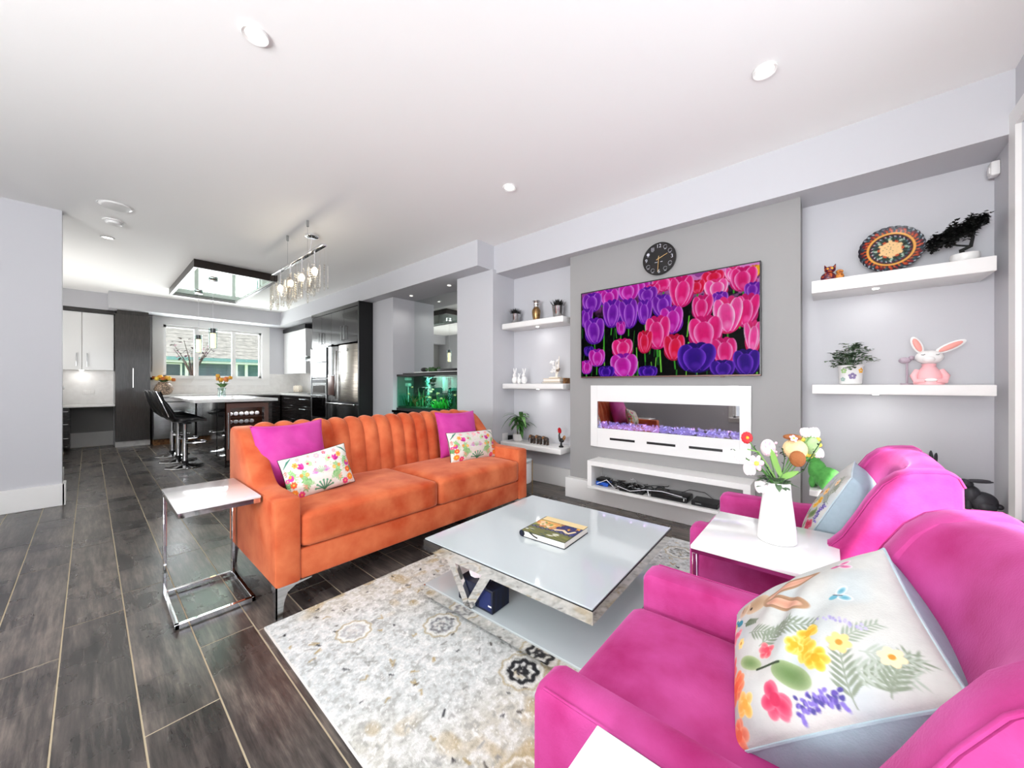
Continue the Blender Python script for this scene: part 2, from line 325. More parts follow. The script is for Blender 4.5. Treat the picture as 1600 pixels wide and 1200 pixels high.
# ------------------------------------------------------------------ flat print painter (numpy)
class Cv:
    def __init__(s, w, h, bgc): s.w, s.h = w, h; s.a = np.ones((h, w, 3))*s.C(bgc); s.Y, s.X = np.mgrid[0:h, 0:w].astype(float)
    def C(s, c): return np.array([int(c[i:i+2], 16)/255 for i in (0, 2, 4)]) if isinstance(c, str) else np.array(c, float)
    def put(s, m, c, al=1): m = np.clip(m, 0, 1)[..., None]*al; s.a = s.a*(1-m)+(c if getattr(c, 'ndim', 1) == 3 else s.C(c))*m
    def ell(s, x, y, rx, ry, ang=0, c='000000', c2=None, al=1, soft=1.):
        R = max(rx, ry)+2; y0, y1 = int(max(0, y-R)), int(min(s.h, y+R+1)); x0, x1 = int(max(0, x-R)), int(min(s.w, x+R+1))
        if y0 >= y1 or x0 >= x1: return
        X = s.X[y0:y1, x0:x1]-x; Y = s.Y[y0:y1, x0:x1]-y; ca, sa = math.cos(ang), math.sin(ang)
        p = (X*ca+Y*sa)/rx; q = (-X*sa+Y*ca)/ry; r = np.sqrt(p*p+q*q); m = np.clip((1-r)*min(rx, ry)/soft+.5, 0, 1)[..., None]*al
        col = s.C(c) if c2 is None else s.C(c)+(s.C(c2)-s.C(c))*np.clip(r, 0, 1)[..., None]**2
        s.a[y0:y1, x0:x1] = s.a[y0:y1, x0:x1]*(1-m)+col*m
    def line(s, pts, wd, c, al=1):
        for (xa, ya), (xb, yb) in zip(pts, pts[1:]):
            y0, y1 = int(max(0, min(ya, yb)-wd-2)), int(min(s.h, max(ya, yb)+wd+3)); x0, x1 = int(max(0, min(xa, xb)-wd-2)), int(min(s.w, max(xa, xb)+wd+3))
            if y0 >= y1 or x0 >= x1: continue
            X = s.X[y0:y1, x0:x1]; Y = s.Y[y0:y1, x0:x1]; dx, dy = xb-xa, yb-ya; t = np.clip(((X-xa)*dx+(Y-ya)*dy)/(dx*dx+dy*dy+1e-9), 0, 1)
            m = np.clip(wd/2-np.hypot(X-xa-t*dx, Y-ya-t*dy)+.5, 0, 1)[..., None]*al; s.a[y0:y1, x0:x1] = s.a[y0:y1, x0:x1]*(1-m)+s.C(c)*m
    def petal(s, x, y, w, h, ang, c, c2, rim=.75):
        Rr = max(w, h)+3; y0, y1 = int(max(0, y-Rr)), int(min(s.h, y+Rr)); x0, x1 = int(max(0, x-Rr)), int(min(s.w, x+Rr))
        if y0 >= y1 or x0 >= x1: return
        X = s.X[y0:y1, x0:x1]-x; Y = s.Y[y0:y1, x0:x1]-y; ca, sa = math.cos(ang), math.sin(ang); p = X*ca+Y*sa; q = -X*sa+Y*ca
        t = np.clip((q+h)/(2*h), 0, 1); wd = w*(np.sin(np.pi*t**.72)**.62)*(1-.10*(1-t))+.01; r = np.abs(p)/wd; ins = (np.abs(q) < h)
        m = np.clip((wd-np.abs(p))*1.0+.5, 0, 1)*ins; k = np.clip((r-.35)/.65, 0, 1)**1.6; k = np.maximum(k, np.clip((.35-t)*1.6, 0, 1)*rim)
        st = .5+.5*np.sin(p*2.1+q*.12); col = s.C(c)+(s.C(c2)-s.C(c))*k[..., None]; col = col*(1-.10*st[..., None]); m = m[..., None]
        s.a[y0:y1, x0:x1] = s.a[y0:y1, x0:x1]*(1-m)+col*m
    def leafp(s, x, y, L, W, ang, c, c2=None):
        s.ell(x+math.cos(ang)*L/2, y+math.sin(ang)*L/2, L/2, W/2, ang, c, c2)
    def sprig(s, x, y, L, ang, c, n=4, lw=1.2, wl=.32, rt=.38):
        s.line([(x, y), (x+math.cos(ang)*L, y+math.sin(ang)*L)], lw, c)
        for i in range(1, n+1):
            t = i/(n+.5)
            for k in (-1, 1): s.leafp(x+math.cos(ang)*L*t, y+math.sin(ang)*L*t, L*wl*(1.15-.5*t), L*wl*rt*(1.15-.5*t), ang+k*.8, c)
    def flower(s, x, y, r, c, n=5, mid='f2c14a', ph=0):
        for i in range(n):
            t = ph+2*math.pi*i/n; s.ell(x+math.cos(t)*r*.55, y+math.sin(t)*r*.55, r*.48, r*.36, t, c)
        s.ell(x, y, r*.28, r*.28, 0, mid)
def vnoise(h, w, sc, seed):
    rg = np.random.RandomState(seed); gh, gw = int(h/sc)+3, int(w/sc)+3; g = rg.rand(gh, gw); y = np.arange(h)/sc; x = np.arange(w)/sc
    yi, xi = y.astype(int), x.astype(int); fy, fx = (y-yi)[:, None], (x-xi)[None]; fy = fy*fy*(3-2*fy); fx = fx*fx*(3-2*fx)
    a = g[yi][:, xi]; b = g[yi][:, xi+1]; c = g[yi+1][:, xi]; d = g[yi+1][:, xi+1]; return (a*(1-fx)+b*fx)*(1-fy)+(c*(1-fx)+d*fx)*fy
# ================================================================== SETTING
CH = 2.74
# --- floor: dark base, planks as parts
fl = struct('floor', B((-3.4, -.95, -.06), (3.6, 10.2, -.0015)), 'joint', 'dark grey-brown wood plank floor with pale joints')
PW = .194; X0 = -.08; offs = {-1: 2.39, 0: 2.661, 1: 1.65, 2: 2.03, 3: 1.97, 4: 2.185, 5: 1.86}
PL = 1.22; planks = {}
def plank_mesh(L):
    k = round(L, 2)
    if k not in planks: planks[k] = MB().rbox((0, 0, -.012), (PW-.0048, L-.0048, 0), .0010, 1).mesh('plank', ['dark_oak'])
    return planks[k]
for r in range(-3, 18):
    x = X0+PW*r; y = offs.get(r, 1.5+((r*0.37) % 1)*PL); y -= math.ceil((y+.75)/PL)*PL
    xe = min(x+PW, 3.42)
    if x >= 3.42: break
    while y < 10.0:
        a, b_ = max(y, -.74), min(y+PL, 10.06)
        if b_-a > .12:
            o = bpy.data.objects.new('plank', plank_mesh(b_-a)); COL.objects.link(o); o.parent = fl; o.location = (x+.0024, a+.0024, 0)
        y += PL
rest = MB()
for r in range(-17, -3):
    x = X0+PW*r; y = -.75-((r*.41) % 1)*PL
    while y < 5.5:
        a, b_ = max(y, -.74), min(y+PL, 5.4)
        if b_-a > .1: rest.box((max(x, -3.3)+.0018, a+.0018, -.012), (x+PW-.0018, b_-.0018, 0))
        y += PL
P('plank_field', rest, 'dark_oak', fl, None, kind='stuff')
struct('ceiling', B((-3.4, -.95, CH), (3.6, 10.2, CH+.1)), 'ceiling_paint', 'flat white painted ceiling')
# --- walls
struct('wall_left', B((-3.4, 5.4, 0), (-.168, 5.56, CH)), 'wall_paint', 'pale grey wall ending at a corner on the left')
struct('baseboard_left', RB((-3.3, 5.375, 0), (-.15, 5.4, .20), .004), 'white_trim', 'tall white baseboard on the left wall')
struct('baseboard_left_return', RB((-.168, 5.375, 0), (-.145, 5.56, .20), .004), 'white_trim', 'short white baseboard around the left wall end')
struct('wall_kitchen_left', B((-1.12, 5.56, 0), (-1.0, 10.2, CH)), 'wall_paint', 'kitchen side wall hidden behind the left wall')
hw = T('half_wall', 'low white half wall with cap beyond the left corner', 'wall', (-.5, 6.8, 0))
P('wall_body', B((-.95, 6.72, 0), (-.215, 6.88, 1.06)), 'white_trim', hw); P('cap', RB((-.98, 6.69, 1.06), (-.195, 6.91, 1.10), .006), 'white_trim', hw)
P('base_trim', RB((-.97, 6.70, 0), (-.198, 6.90, .14), .004), 'white_trim', hw)
struct('wall_back', MB().box((.29, 9.9, 0), (.95, 10.05, CH)).box((2.60, 9.9, 0), (3.5, 10.05, CH))
       .box((.95, 9.9, 0), (2.60, 10.05, 1.255)).box((.95, 9.9, 2.30), (2.60, 10.05, CH)), 'wall_paint', 'kitchen back wall around the three-part window')
struct('wall_back_nook', B((-1.1, 10.05, 0), (.29, 10.2, CH)), 'grey_paint', 'grey wall of the desk nook')
struct('wall_right', B((3.42, -.95, 0), (3.56, 10.2, CH)), 'wall_paint', 'light grey wall behind the shelf niches on the right')
struct('wall_tv', B((3.20, .149, 0), (3.425, 1.99, 2.412)), 'grey_paint', 'mid grey projecting wall carrying the television')
struct('wall_column', B((3.045, 2.93, 0), (3.42, 3.555, 2.45)), 'wall_paint', 'light grey wall column right of the aquarium')
struct('wall_column_kitchen', B((3.025, 5.02, 0), (3.42, 5.62, 2.45)), 'wall_paint', 'light grey wall pier between refrigerator and aquarium')
struct('trim_1', B((3.10, -.72, 2.412), (3.42, 2.965, CH)), 'wall_paint', 'dropped grey bulkhead above the television wall')
struct('trim_2', B((2.835, 2.965, 2.45), (3.42, 9.9, CH)), 'wall_paint', 'deeper grey bulkhead above refrigerator and aquarium')
struct('trim_3', B((.215, 9.40, 2.45), (2.835, 9.9, CH)), 'wall_paint', 'grey bulkhead above the kitchen window')
struct('trim_4', B((-1.0, 9.72, 2.445), (.29, 10.05, CH)), 'wall_paint', 'grey bulkhead above the white wall cabinets')
struct('wall_backsplash', MB().box((.745, 9.885, .92), (3.42, 9.9, 1.255)).box((2.75, 9.885, 1.25), (3.42, 9.9, 1.36)).box((.745, 9.885, 1.2), (.86, 9.9, 1.36))
       .box((3.405, 7.5, .92), (3.42, 9.885, 2.44)), 'quartz', 'glossy white backsplash of the kitchen')
struct('wall_backsplash_desk', B((-.98, 10.038, .766), (.29, 10.05, 1.369)), 'quartz', 'white backsplash above the desk')
# right-hand wall with window openings
struct('wall_right_end', MB().box((-3.4, -.87, 0), (3.42, -.72, .45)).box((-3.4, -.87, 2.42), (3.42, -.72, CH)).box((-3.4, -.87, .45), (-.25, -.72, 2.42))
       .box((2.0, -.87, .45), (2.2, -.72, 2.42)).box((3.02, -.87, .45), (3.42, -.72, 2.42)), 'wall_paint', 'grey end wall with the windows at the right edge')
# rear wall behind the camera, with an opening added for fill light
struct('wall_rear', MB().box((-3.4, -.87, 0), (-3.25, 5.5, .35)).box((-3.4, -.87, 2.45), (-3.25, 5.5, CH)).box((-3.4, -.87, .35), (-3.25, -.55, 2.45)).box((-3.4, 1.65, .35), (-3.25, 5.5, 2.45)), 'wall_paint', 'rear wall with an opening added for fill light')
def window(name, ax, a0, a1, z0, z1, face, inw, depth, mull, label, casing=.09, fw=.045):
    """ax: 0 = runs along X on a Y wall, 1 = runs along Y on an X wall. face = room face of wall, inw = +-1 direction into the room"""
    def bx(mb, p0, p1, q0, q1, za, zb):
        mb.box((p0, min(q0, q1), za), (p1, max(q0, q1), zb)) if ax == 0 else mb.box((min(q0, q1), p0, za), (max(q0, q1), p1, zb)); return mb
    o = bx(MB(), a0-casing, a0, face, face+inw*.02, z0-casing, z1+casing); bx(o, a1, a1+casing, face, face+inw*.02, z0-casing, z1+casing)
    bx(o, a0, a1, face, face+inw*.02, z1, z1+casing); bx(o, a0, a1, face, face+inw*.02, z0-casing, z0)
    root = struct(name, o, 'white_trim', label)
    j = MB(); mid = face-inw*depth*.55
    for a, b in ((a0, a0+fw), (a1-fw, a1)): bx(j, a, b, mid, mid+inw*.05, z0, z1)
    bx(j, a0, a1, mid, mid+inw*.05, z0, z0+fw); bx(j, a0, a1, mid, mid+inw*.05, z1-fw, z1)
    P('window_frame', j, 'white_trim', root, None)
    for m_ in mull: P('mullion', bx(MB(), m_-.035, m_+.035, mid-.001, mid+inw*.055, z0+.001, z1-.001), 'white_trim', root, None)
    es = [a0]+list(mull)+[a1]
    for a, b in zip(es, es[1:]): P('pane', bx(MB(), a+.02, b-.02, mid+inw*.02, mid+inw*.026, z0+.02, z1-.02), 'window_glass', root, None)
    bx_s = bx(MB(), a0-casing-.01, a1+casing+.01, face, face+inw*.045, z0-.022, z0); P('window_sill', bx_s, 'white_trim', root, None)
    return root
window('window_1', 0, .95, 2.60, 1.255, 2.30, 9.9, -1, .15, (1.455, 2.085), 'white three-part kitchen window looking onto a grey roof', casing=.155)
window('window_2', 0, -.25, 2.0, .45, 2.42, -.72, 1, .15, (.98,), 'white framed side window beside the pink chairs')
window('window_3', 0, 2.2, 3.02, .45, 2.42, -.72, 1, .15, (), 'narrow white framed window at the right edge')
S('added_sun_blind', MB().box((2.22, -.765, .47), (3.0, -.76, 2.40)).cyl((2.22, -.755, 2.38), (3.0, -.755, 2.38), .02), 'white_satin', 'closed white blind added out of view to block sun in the narrow window', 'blind')  # unseen blind added to keep the sun off the right niche
window('window_added', 1, -.55, 1.65, .35, 2.45, -3.25, 1, .15, (.55,), 'wide unseen window added in the rear wall for fill light')  # unseen window added to bring fill light into the room
# baseboards on the right
struct('baseboard_tv', MB().rbox((3.13, .10, 0), (3.2, 2.005, .193), .003, 1), 'white_trim', 'tall white plinth board under the television wall')
struct('baseboard_niche_left', MB().rbox((3.395, 1.99, 0), (3.42, 2.93, .20), .003, 1).rbox((3.06, 2.905, 0), (3.40, 2.93, .20), .003, 1), 'white_trim', 'white baseboard in the left shelf niche')
struct('baseboard_niche_right', MB().rbox((3.395, -.72, 0), (3.42, .149, .20), .003, 1).rbox((2.0, -.72, 0), (3.395, -.697, .20), .003, 1), 'white_trim', 'white baseboard in the right shelf niche')
struct('baseboard_column', MB().rbox((3.02, 2.905, 0), (3.045, 3.57, .20), .003, 1), 'white_trim', 'white baseboard along the wall column')
struct('baseboard_pier', RB((3.0, 5.02, 0), (3.025, 5.62, .20), .003, 1), 'white_trim', 'white baseboard along the kitchen pier')
struct('baseboard_nook', RB((-.9, 10.027, 0), (.29, 10.05, .26), .003, 1), 'white_trim', 'white baseboard under the built-in desk')
# --- ceiling fittings
def downlight(x, y, z, label, R=.055, e=9, grp='recessed ceiling lights'):
    t = T('ceiling_downlight', label, 'light', (x, y, z), group=grp)
    P('trim_ring', MB().lathe([(R*.72, -.001), (R, -.002), (R*1.02, -.008), (R*.95, -.012), (R*.72, -.006)], (x, y, z), 28, cap=False), 'white_satin', t)
    P('lens', MB().lathe([(0, -.004), (R*.72, -.004), (R*.72, -.002)], (x, y, z), 24), 'lamp_on', t)
    if e: lamp('downlight_beam', 'SPOT', (x, y, z-.02), e*1.3, (1, .97, .92), R*.6, d=(0, 0, -1), spot=140)
downlight(2.271, .25, CH, 'large round recessed ceiling light at upper right')
downlight(2.252, 1.98, CH, 'round recessed ceiling light near the room middle')
downlight(.13, 6.0, CH, 'round recessed ceiling light beside the smoke detector')
downlight(2.32, 8.92, CH, 'round recessed ceiling light near the kitchen corner')
downlight(.5, 2.0, CH, 'round recessed ceiling light above the camera'); downlight(.3, -.1, CH, 'round recessed ceiling light by the side window')
for x, y, l in ((3.15, 4.72, 'tiny spotlight above the left half of the aquarium'), (3.15, 3.84, 'tiny spotlight above the right half of the aquarium')):
    downlight(x, y, 2.45, l, .03, 2.5, 'small bulkhead spotlights')
for x, y, l in ((1.05, 9.55, 'tiny spotlight over the kitchen window, left'), (2.3, 9.55, 'tiny spotlight over the kitchen window, right')):
    downlight(x, y, 2.45, l, .03, 1.5, 'small bulkhead spotlights')
t = T('ceiling_speaker', 'flat round white ceiling plate above the left corner', 'vent', (.155, 4.89, CH))
P('plate', MB().lathe([(0, -.014), (.085, -.016), (.105, -.010), (.11, -.001)], (.155, 4.89, CH), 32), 'white_satin', t)
P('rim', MB().lathe([(.108, -.001), (.118, -.004), (.118, -.001)], (.155, 4.89, CH), 32, cap=False), 'white_trim', t)
t = T('smoke_detector', 'round white smoke detector on the ceiling', 'detector', (.155, 5.35, CH))
P('base_plate', MB().lathe([(.075, 0), (.078, -.012), (.07, -.014), (0, -.014)], (.155, 5.35, CH), 28), 'white_satin', t)
P('dome', MB().lathe([(.06, -.013), (.057, -.035), (.035, -.042), (0, -.042)], (.155, 5.35, CH), 28), 'white_satin', t)
t = T('wall_sensor', 'small white motion sensor high on the right end wall', 'sensor', (3.345, -.70, 2.30))
P('case', RB((3.31, -.72, 2.295), (3.37, -.685, 2.375), .008), 'white_trim', t); P('lens', RB((3.32, -.686, 2.31), (3.36, -.680, 2.345), .003), 'white_satin', t)

# ================================================================== OUTSIDE (neighbour house)
h = T('neighbour_house', 'neighbouring house with pale shingled roof behind the kitchen window', 'house', (3, 17, -1))
P('wall', B((-3, 17, -1), (10, 17.2, 2.15)), mat('teal_siding', '4a6468', .8, c2='5f797d', ns=3), h)
for i in range(9): P('siding_board', B((2.3, 16.965, 1.02+i*.1), (3.62, 17.0, 1.11+i*.1)), mat('siding_grey', '5c6876', .7) if i == 0 else 'siding_grey', h)
rm = mat('shingles', '6e6d68', .9, c2='3c3d3a', ns=6, stretch=(1, 5, 5), thr=(.35, .7))
for i in range(22):
    y = 16.5+i*.27; z = 2.02+i*.155
    P('shingle_course', MB().add([(-3, y, z), (10, y, z), (10, y+.3, z+.172), (-3, y+.3, z+.172), (-3, y, z+.03), (10, y, z+.03), (10, y+.3, z+.19), (-3, y+.3, z+.19)], [(0,3,2,1),(4,5,6,7),(0,1,5,4),(1,2,6,5),(2,3,7,6),(3,0,4,7)]), 'shingles', h, None)
P('gutter', B((-3, 16.42, 1.93), (10, 16.52, 2.04)), mat('gutter_teal', '4c6f6c', .5), h); P('fascia', B((-3, 16.52, 1.86), (10, 17, 1.95)), 'white_trim', h)
for x in (1.05, 2.22, 3.63, 3.95, 4.72, 5.1): P('corner_board', B((x-.045, 16.93, -1), (x+.045, 17.0, 1.9)), 'white_trim', h)
for a, b_ in ((1.15, 2.1), (4.78, 5.05)):
    wn = P('window', B((a, 16.95, .9), (b_, 17.0, 1.84)), 'white_trim', h); P('pane', B((a+.05, 16.94, .95), (b_-.05, 16.95, 1.8)), mat('far_glass', '35474f', .1) if a < 2 else 'far_glass', wn)
P('downpipe', B((5.25, 16.86, -1), (5.42, 17, 1.9)), 'book_dark', h)
S('lawn', B((-8, 10.3, -1.1), (14, 17, -1.0)), mat('grass', '5c7a44', .9, c2='7d9a5c', ns=3), 'green lawn outside the kitchen window', 'lawn', kind='stuff')
tr = T('garden_shrub', 'dark bare twiggy shrub outside the left kitchen pane', 'shrub', (1.75, 13.2, -1)); tm = MB(); lm = MB(); rg = random.Random(3)
P('planter', MB().lathe([(.2, -1), (.25, .9), (.38, 1.15), (.42, 1.32), (.40, 1.34), (0, 1.34)], (1.85, 13.2, 0), 20), 'charcoal', tr)
for i in range(16):
    a = rg.uniform(0, 6.28); L_ = rg.uniform(.4, 1.0); p0 = (1.85, 13.2, 1.3); p1 = (1.85+math.cos(a)*.25*L_, 13.2+math.sin(a)*.2, 1.3+L_*.6); p2 = (1.85+math.cos(a)*.5*L_, 13.2+math.sin(a)*.4*L_, 1.3+L_)
    tm.tube([p0, p1, p2], [.015, .01, .005], 5)
    for k in range(6): lm.leaf([p2[j]+rg.uniform(-.12, .12) for j in range(3)], (rg.uniform(-1, 1), rg.uniform(-1, 1), .3), .12, .06)
P('twigs', tm, 'book_dark', tr); P('leaves', lm, mat('plum_leaf', '4a2f38', .6), tr)

# ================================================================== KITCHEN
def handle(parent, p0, p1, out, mt='chrome', r=.006, name='handle'):
    p0, p1, out = Vector(p0), Vector(p1), Vector(out); d = (p1-p0).normalized()
    mb = MB().tube([p0, p0+out, p1+out, p1], r, 8); return P(name, mb, mt, parent, 60)
def barh(parent, p0, p1, out, mt='chrome', r=.006):
    p0, p1, out = Vector(p0), Vector(p1), Vector(out); d = (p1-p0)*.12
    mb = MB().cyl(p0+out, p1+out, r).cyl(p0+d, p0+d+out, r*.7, n=8).cyl(p1-d, p1-d+out, r*.7, n=8); return P('handle', mb, mt, parent, 60)
# pantry
t = T('pantry_cabinet', 'tall dark taupe pantry cabinet left of the kitchen window', 'cabinet', (.52, 9.7, 0))
P('body', B((.297, 9.55, .10), (.74, 9.875, 2.38)), 'espresso_taupe', t); d = P('door', RB((.30, 9.53, .105), (.737, 9.549, 2.375), .002, 1), 'espresso_taupe', t)
barh(d, (.517, 9.53, 1.06), (.517, 9.53, 1.41), (0, -.03, 0)); P('top_filler', B((.32, 9.56, 2.38), (.72, 9.875, 2.449)), 'espresso_taupe', t)
P('toe_kick', B((.297, 9.56, 0), (.74, 9.875, .10)), 'marble', t, label='pale marble toe kick')
# white wall cabinet over desk
t = T('wall_cabinet', 'glossy white two-door wall cabinet above the desk nook', 'cabinet', (0, 9.9, 1.37))
P('body', B((-.47, 9.76, 1.37), (.287, 10.04, 2.37)), 'white_satin', t)
for a, b_ in ((-.47, -.088), (-.083, .287)):
    d = P('door', RB((a+.002, 9.74, 1.372), (b_-.002, 9.759, 2.368), .002, 1), 'white_gloss', t); hx = b_-.06 if a < -.2 else a+.055; barh(d, (hx, 9.74, 1.43), (hx, 9.74, 1.66), (0, -.028, 0), r=.005)
P('crown', B((-.47, 9.73, 2.372), (.31, 10.04, 2.444)), 'espresso', t, label='near-black crown strip'); P('under_light', MB().lathe([(0, -.01), (.025, -.008), (.028, 0)], (-.09, 9.85, 1.37), 16), 'led_on', t)
lamp('under_cabinet_light', 'AREA', (-.09, 9.88, 1.35), .5, (1, .98, .95), .06, d=(0, 0.1, -1))
t = T('desk_worktop', 'white built-in desk top in the kitchen nook', 'worktop', (0, 9.75, .735)); P('slab', RB((-.98, 9.45, .735), (.292, 10.035, .765), .003, 1), 'quartz', t)
t = T('desk_drawer_unit', 'dark drawer unit under the left end of the desk', 'cabinet', (-.4, 9.75, 0)); P('body', B((-.85, 9.5, .06), (-.212, 10.03, .73)), 'espresso', t)
for z in (.08, .31, .52): d = P('drawer', RB((-.85, 9.48, z), (-.214, 9.499, z+.2), .002, 1), 'espresso', t); barh(d, (-.36, 9.48, z+.15), (-.23, 9.48, z+.15), (0, -.025, 0), r=.004)
t = T('wall_outlet', 'white double wall outlet above the desk', 'outlet', (.0, 10.03, .96)); P('plate', RB((-.08, 10.028, .94), (.06, 10.036, 1.02), .002, 1), 'white_trim', t)
for x in (-.045, .03): P('socket', RB((x-.018, 10.024, .955), (x+.018, 10.029, 1.005), .002, 1), 'white_satin', t)
# back run
t = T('dishwasher', 'stainless steel dishwasher beside the dark pantry', 'dishwasher', (1.05, 9.6, 0))
P('body', B((.76, 9.33, .10), (1.35, 9.88, .875)), 'charcoal', t); d = P('door', RB((.765, 9.30, .11), (1.345, 9.329, .87), .006, 2), 'steel', t); barh(d, (.80, 9.30, .80), (1.31, 9.30, .80), (0, -.035, 0), 'steel', .009)
P('toe_kick', B((.77, 9.36, 0), (1.34, 9.88, .10)), 'brown', t)
t = T('base_cabinet', 'dark base cabinet run under the kitchen window', 'cabinet', (2.0, 9.6, 0)); P('body', B((1.36, 9.32, .10), (2.80, 9.88, .878)), 'espresso', t); P('toe_kick', B((1.36, 9.38, 0), (2.8, 9.88, .10)), 'espresso', t)
for a in (1.362, 1.842, 2.322): d = P('door', RB((a, 9.30, .105), (a+.474, 9.319, .875), .002, 1), 'espresso', t); barh(d, (a+.06, 9.30, .62), (a+.06, 9.30, .80), (0, -.028, 0), r=.005)
t = T('drawer_cabinet', 'dark base cabinet with drawers beside the refrigerator stack', 'cabinet', (3.1, 8.6, 0)); P('body', B((2.84, 7.56, .10), (3.40, 9.88, .878)), 'espresso', t); P('toe_kick', B((2.9, 7.56, 0), (3.40, 9.88, .10)), 'espresso', t)
for a, b_ in ((7.56, 8.43), (8.435, 9.30)):
    for z0, z1 in ((.68, .875), (.40, .675), (.105, .395)):
        d = P('drawer', RB((2.82, a+.002, z0), (2.839, b_-.002, z1-.003), .002, 1), 'espresso', t); barh(d, (2.82, (a+b_)/2-.16, z1-.06), (2.82, (a+b_)/2+.16, z1-.06), (-.028, 0, 0), 'steel', .006)
t = T('kitchen_worktop', 'white quartz worktop running round the kitchen corner', 'worktop', (2.5, 9.4, .88)); P('slab_back', RB((.745, 9.28, .88), (3.40, 9.883, .92), .003, 1), 'quartz', t); P('slab_side', RB((2.80, 7.56, .88), (3.40, 9.279, .92), .003, 1), 'quartz', t)
# range hood and right wall cabinet
t = T('wall_cabinet', 'tall white wall cabinet right of the kitchen window', 'cabinet', (3.2, 9.2, 1.36)); P('body', B((3.07, 8.53, 1.36), (3.404, 9.88, 2.33)), 'white_gloss', t)
for a, b_ in ((8.53, 9.2), (9.205, 9.88)): P('door', RB((3.05, a+.002, 1.362), (3.069, b_-.002, 2.328), .002, 1), 'white_gloss', t)
P('crown', B((3.03, 8.51, 2.331), (3.404, 9.88, 2.42)), 'black_satin', t, label='black crown moulding')
t = T('range_hood', 'steel and glass range hood next to the oven stack', 'range hood', (3.2, 8.0, 1.6)); P('body', MB().rbox((3.0, 7.68, 1.60), (3.40, 8.42, 1.66), .01), 'steel', t); P('chimney', RB((3.15, 7.9, 1.66), (3.40, 8.2, 2.449), .004), 'steel', t)
P('glass_canopy', MB().prism([(7.60, 1.655), (7.8, 1.675), (8.05, 1.685), (8.3, 1.675), (8.5, 1.655), (8.5, 1.663), (8.3, 1.684), (8.05, 1.694), (7.8, 1.684), (7.6, 1.663)], 0, 2.86, 3.149), 'clear_glass', t)
t = T('cooktop', 'black glass cooktop under the range hood', 'cooktop', (3.1, 8.05, .92)); P('glass', RB((2.88, 7.72, .92), (3.34, 8.4, .927), .003, 1), 'black_gloss', t)
for x, y in ((3.0, 7.9), (3.0, 8.22), (3.22, 7.9), (3.22, 8.22)): P('burner_ring', MB().lathe([(.07, .0001), (.075, .0012), (.08, .0001)], (x, y, .927), 20, cap=False), 'charcoal', t)
# oven tower
t = T('oven_tower', 'tall black oven tower with two built-in ovens', 'cabinet', (3.1, 7.2, 0)); P('body', B((2.83, 6.86, .0), (3.40, 7.54, 2.40)), 'espresso', t)
P('side_strip', B((2.79, 7.525, .10), (2.829, 7.545, 1.79)), 'steel', t, label='light steel side strip')
u = P('microwave', RB((2.80, 6.88, 1.24), (2.829, 7.52, 1.79), .004, 1), 'steel', t); P('window', RB((2.795, 6.93, 1.56), (2.801, 7.47, 1.74), .002, 1), 'black_gloss', u); P('window', RB((2.795, 6.93, 1.28), (2.801, 7.47, 1.50), .002, 1), 'mirror', u); handle(u, (2.80, 6.92, 1.53), (2.80, 7.48, 1.53), (-.04, 0, 0), 'steel', .009)
u = P('oven', RB((2.80, 6.88, .50), (2.829, 7.52, 1.22), .004, 1), 'steel', t); P('window', RB((2.795, 6.94, .96), (2.801, 7.46, 1.10), .002, 1), 'black_gloss', u); P('lower_panel', RB((2.795, 6.90, .52), (2.801, 7.50, .88), .002, 1), 'black_gloss', u); handle(u, (2.80, 6.92, .915), (2.80, 7.48, .915), (-.04, 0, 0), 'steel', .009)
P('control_panel', RB((2.795, 6.90, 1.15), (2.801, 7.50, 1.21), .002, 1), 'charcoal', u)
P('drawer', RB((2.81, 6.88, .10), (2.829, 7.52, .48), .002, 1), 'espresso', t)
d1 = P('door', RB((2.81, 7.085, 1.81), (2.829, 7.535, 2.38), .002, 1), 'espresso', t); d2 = P('door', RB((2.81, 6.675, 1.81), (2.829, 7.081, 2.38), .002, 1), 'espresso', t)
for dd, y in ((d1, 7.13), (d2, 7.03)): handle(dd, (2.81, y, 1.86), (2.81, y, 2.06), (-.03, 0, 0), 'steel', .006)
P('crown', B((2.80, 6.86, 2.385), (3.40, 7.54, 2.445)), 'espresso', t)
# fridge housing
t = T('refrigerator_housing', 'black tall side panel and cabinet enclosing the refrigerator', 'cabinet', (3.0, 6.2, 0))
P('side_panel', B((2.795, 5.63, 0), (3.40, 5.67, 2.449)), 'black_satin', t); P('body', B((2.83, 5.671, 1.82), (3.40, 6.67, 2.40)), 'espresso', t); P('crown', B((2.80, 5.671, 2.385), (3.40, 6.858, 2.445)), 'espresso', t)
for a, b_, hy in ((6.18, 6.67, 6.24), (5.674, 6.176, 6.12)): d = P('door', RB((2.81, a, 1.83), (2.829, b_, 2.38), .002, 1), 'espresso', t); handle(d, (2.81, hy, 1.87), (2.81, hy, 2.10), (-.03, 0, 0), 'steel', .007)
t = T('refrigerator', 'stainless steel refrigerator with water dispenser in black housing', 'refrigerator', (3.1, 6.27, 0)); P('cabinet', RB((2.86, 5.70, .02), (3.39, 6.84, 1.79), .01), 'charcoal', t)
def bow(a, b_, z0, z1, x=2.86, bul=.05):
    n = 10; pts = [(x, a)]+[(x-.03-bul*math.sin(math.pi*i/n)**.6, a+(b_-a)*i/n) for i in range(n+1)]+[(x, b_)]; return MB().prism(pts, 2, z0, z1)
d = P('door', bow(5.705, 6.44, .83, 1.78), 'steel_warm', t, 35); P('badge', MB().cyl((2.772, 6.02, 1.70), (2.779, 6.02, 1.70), .027, n=20), 'ceramic_white', d, label='small round pale badge')
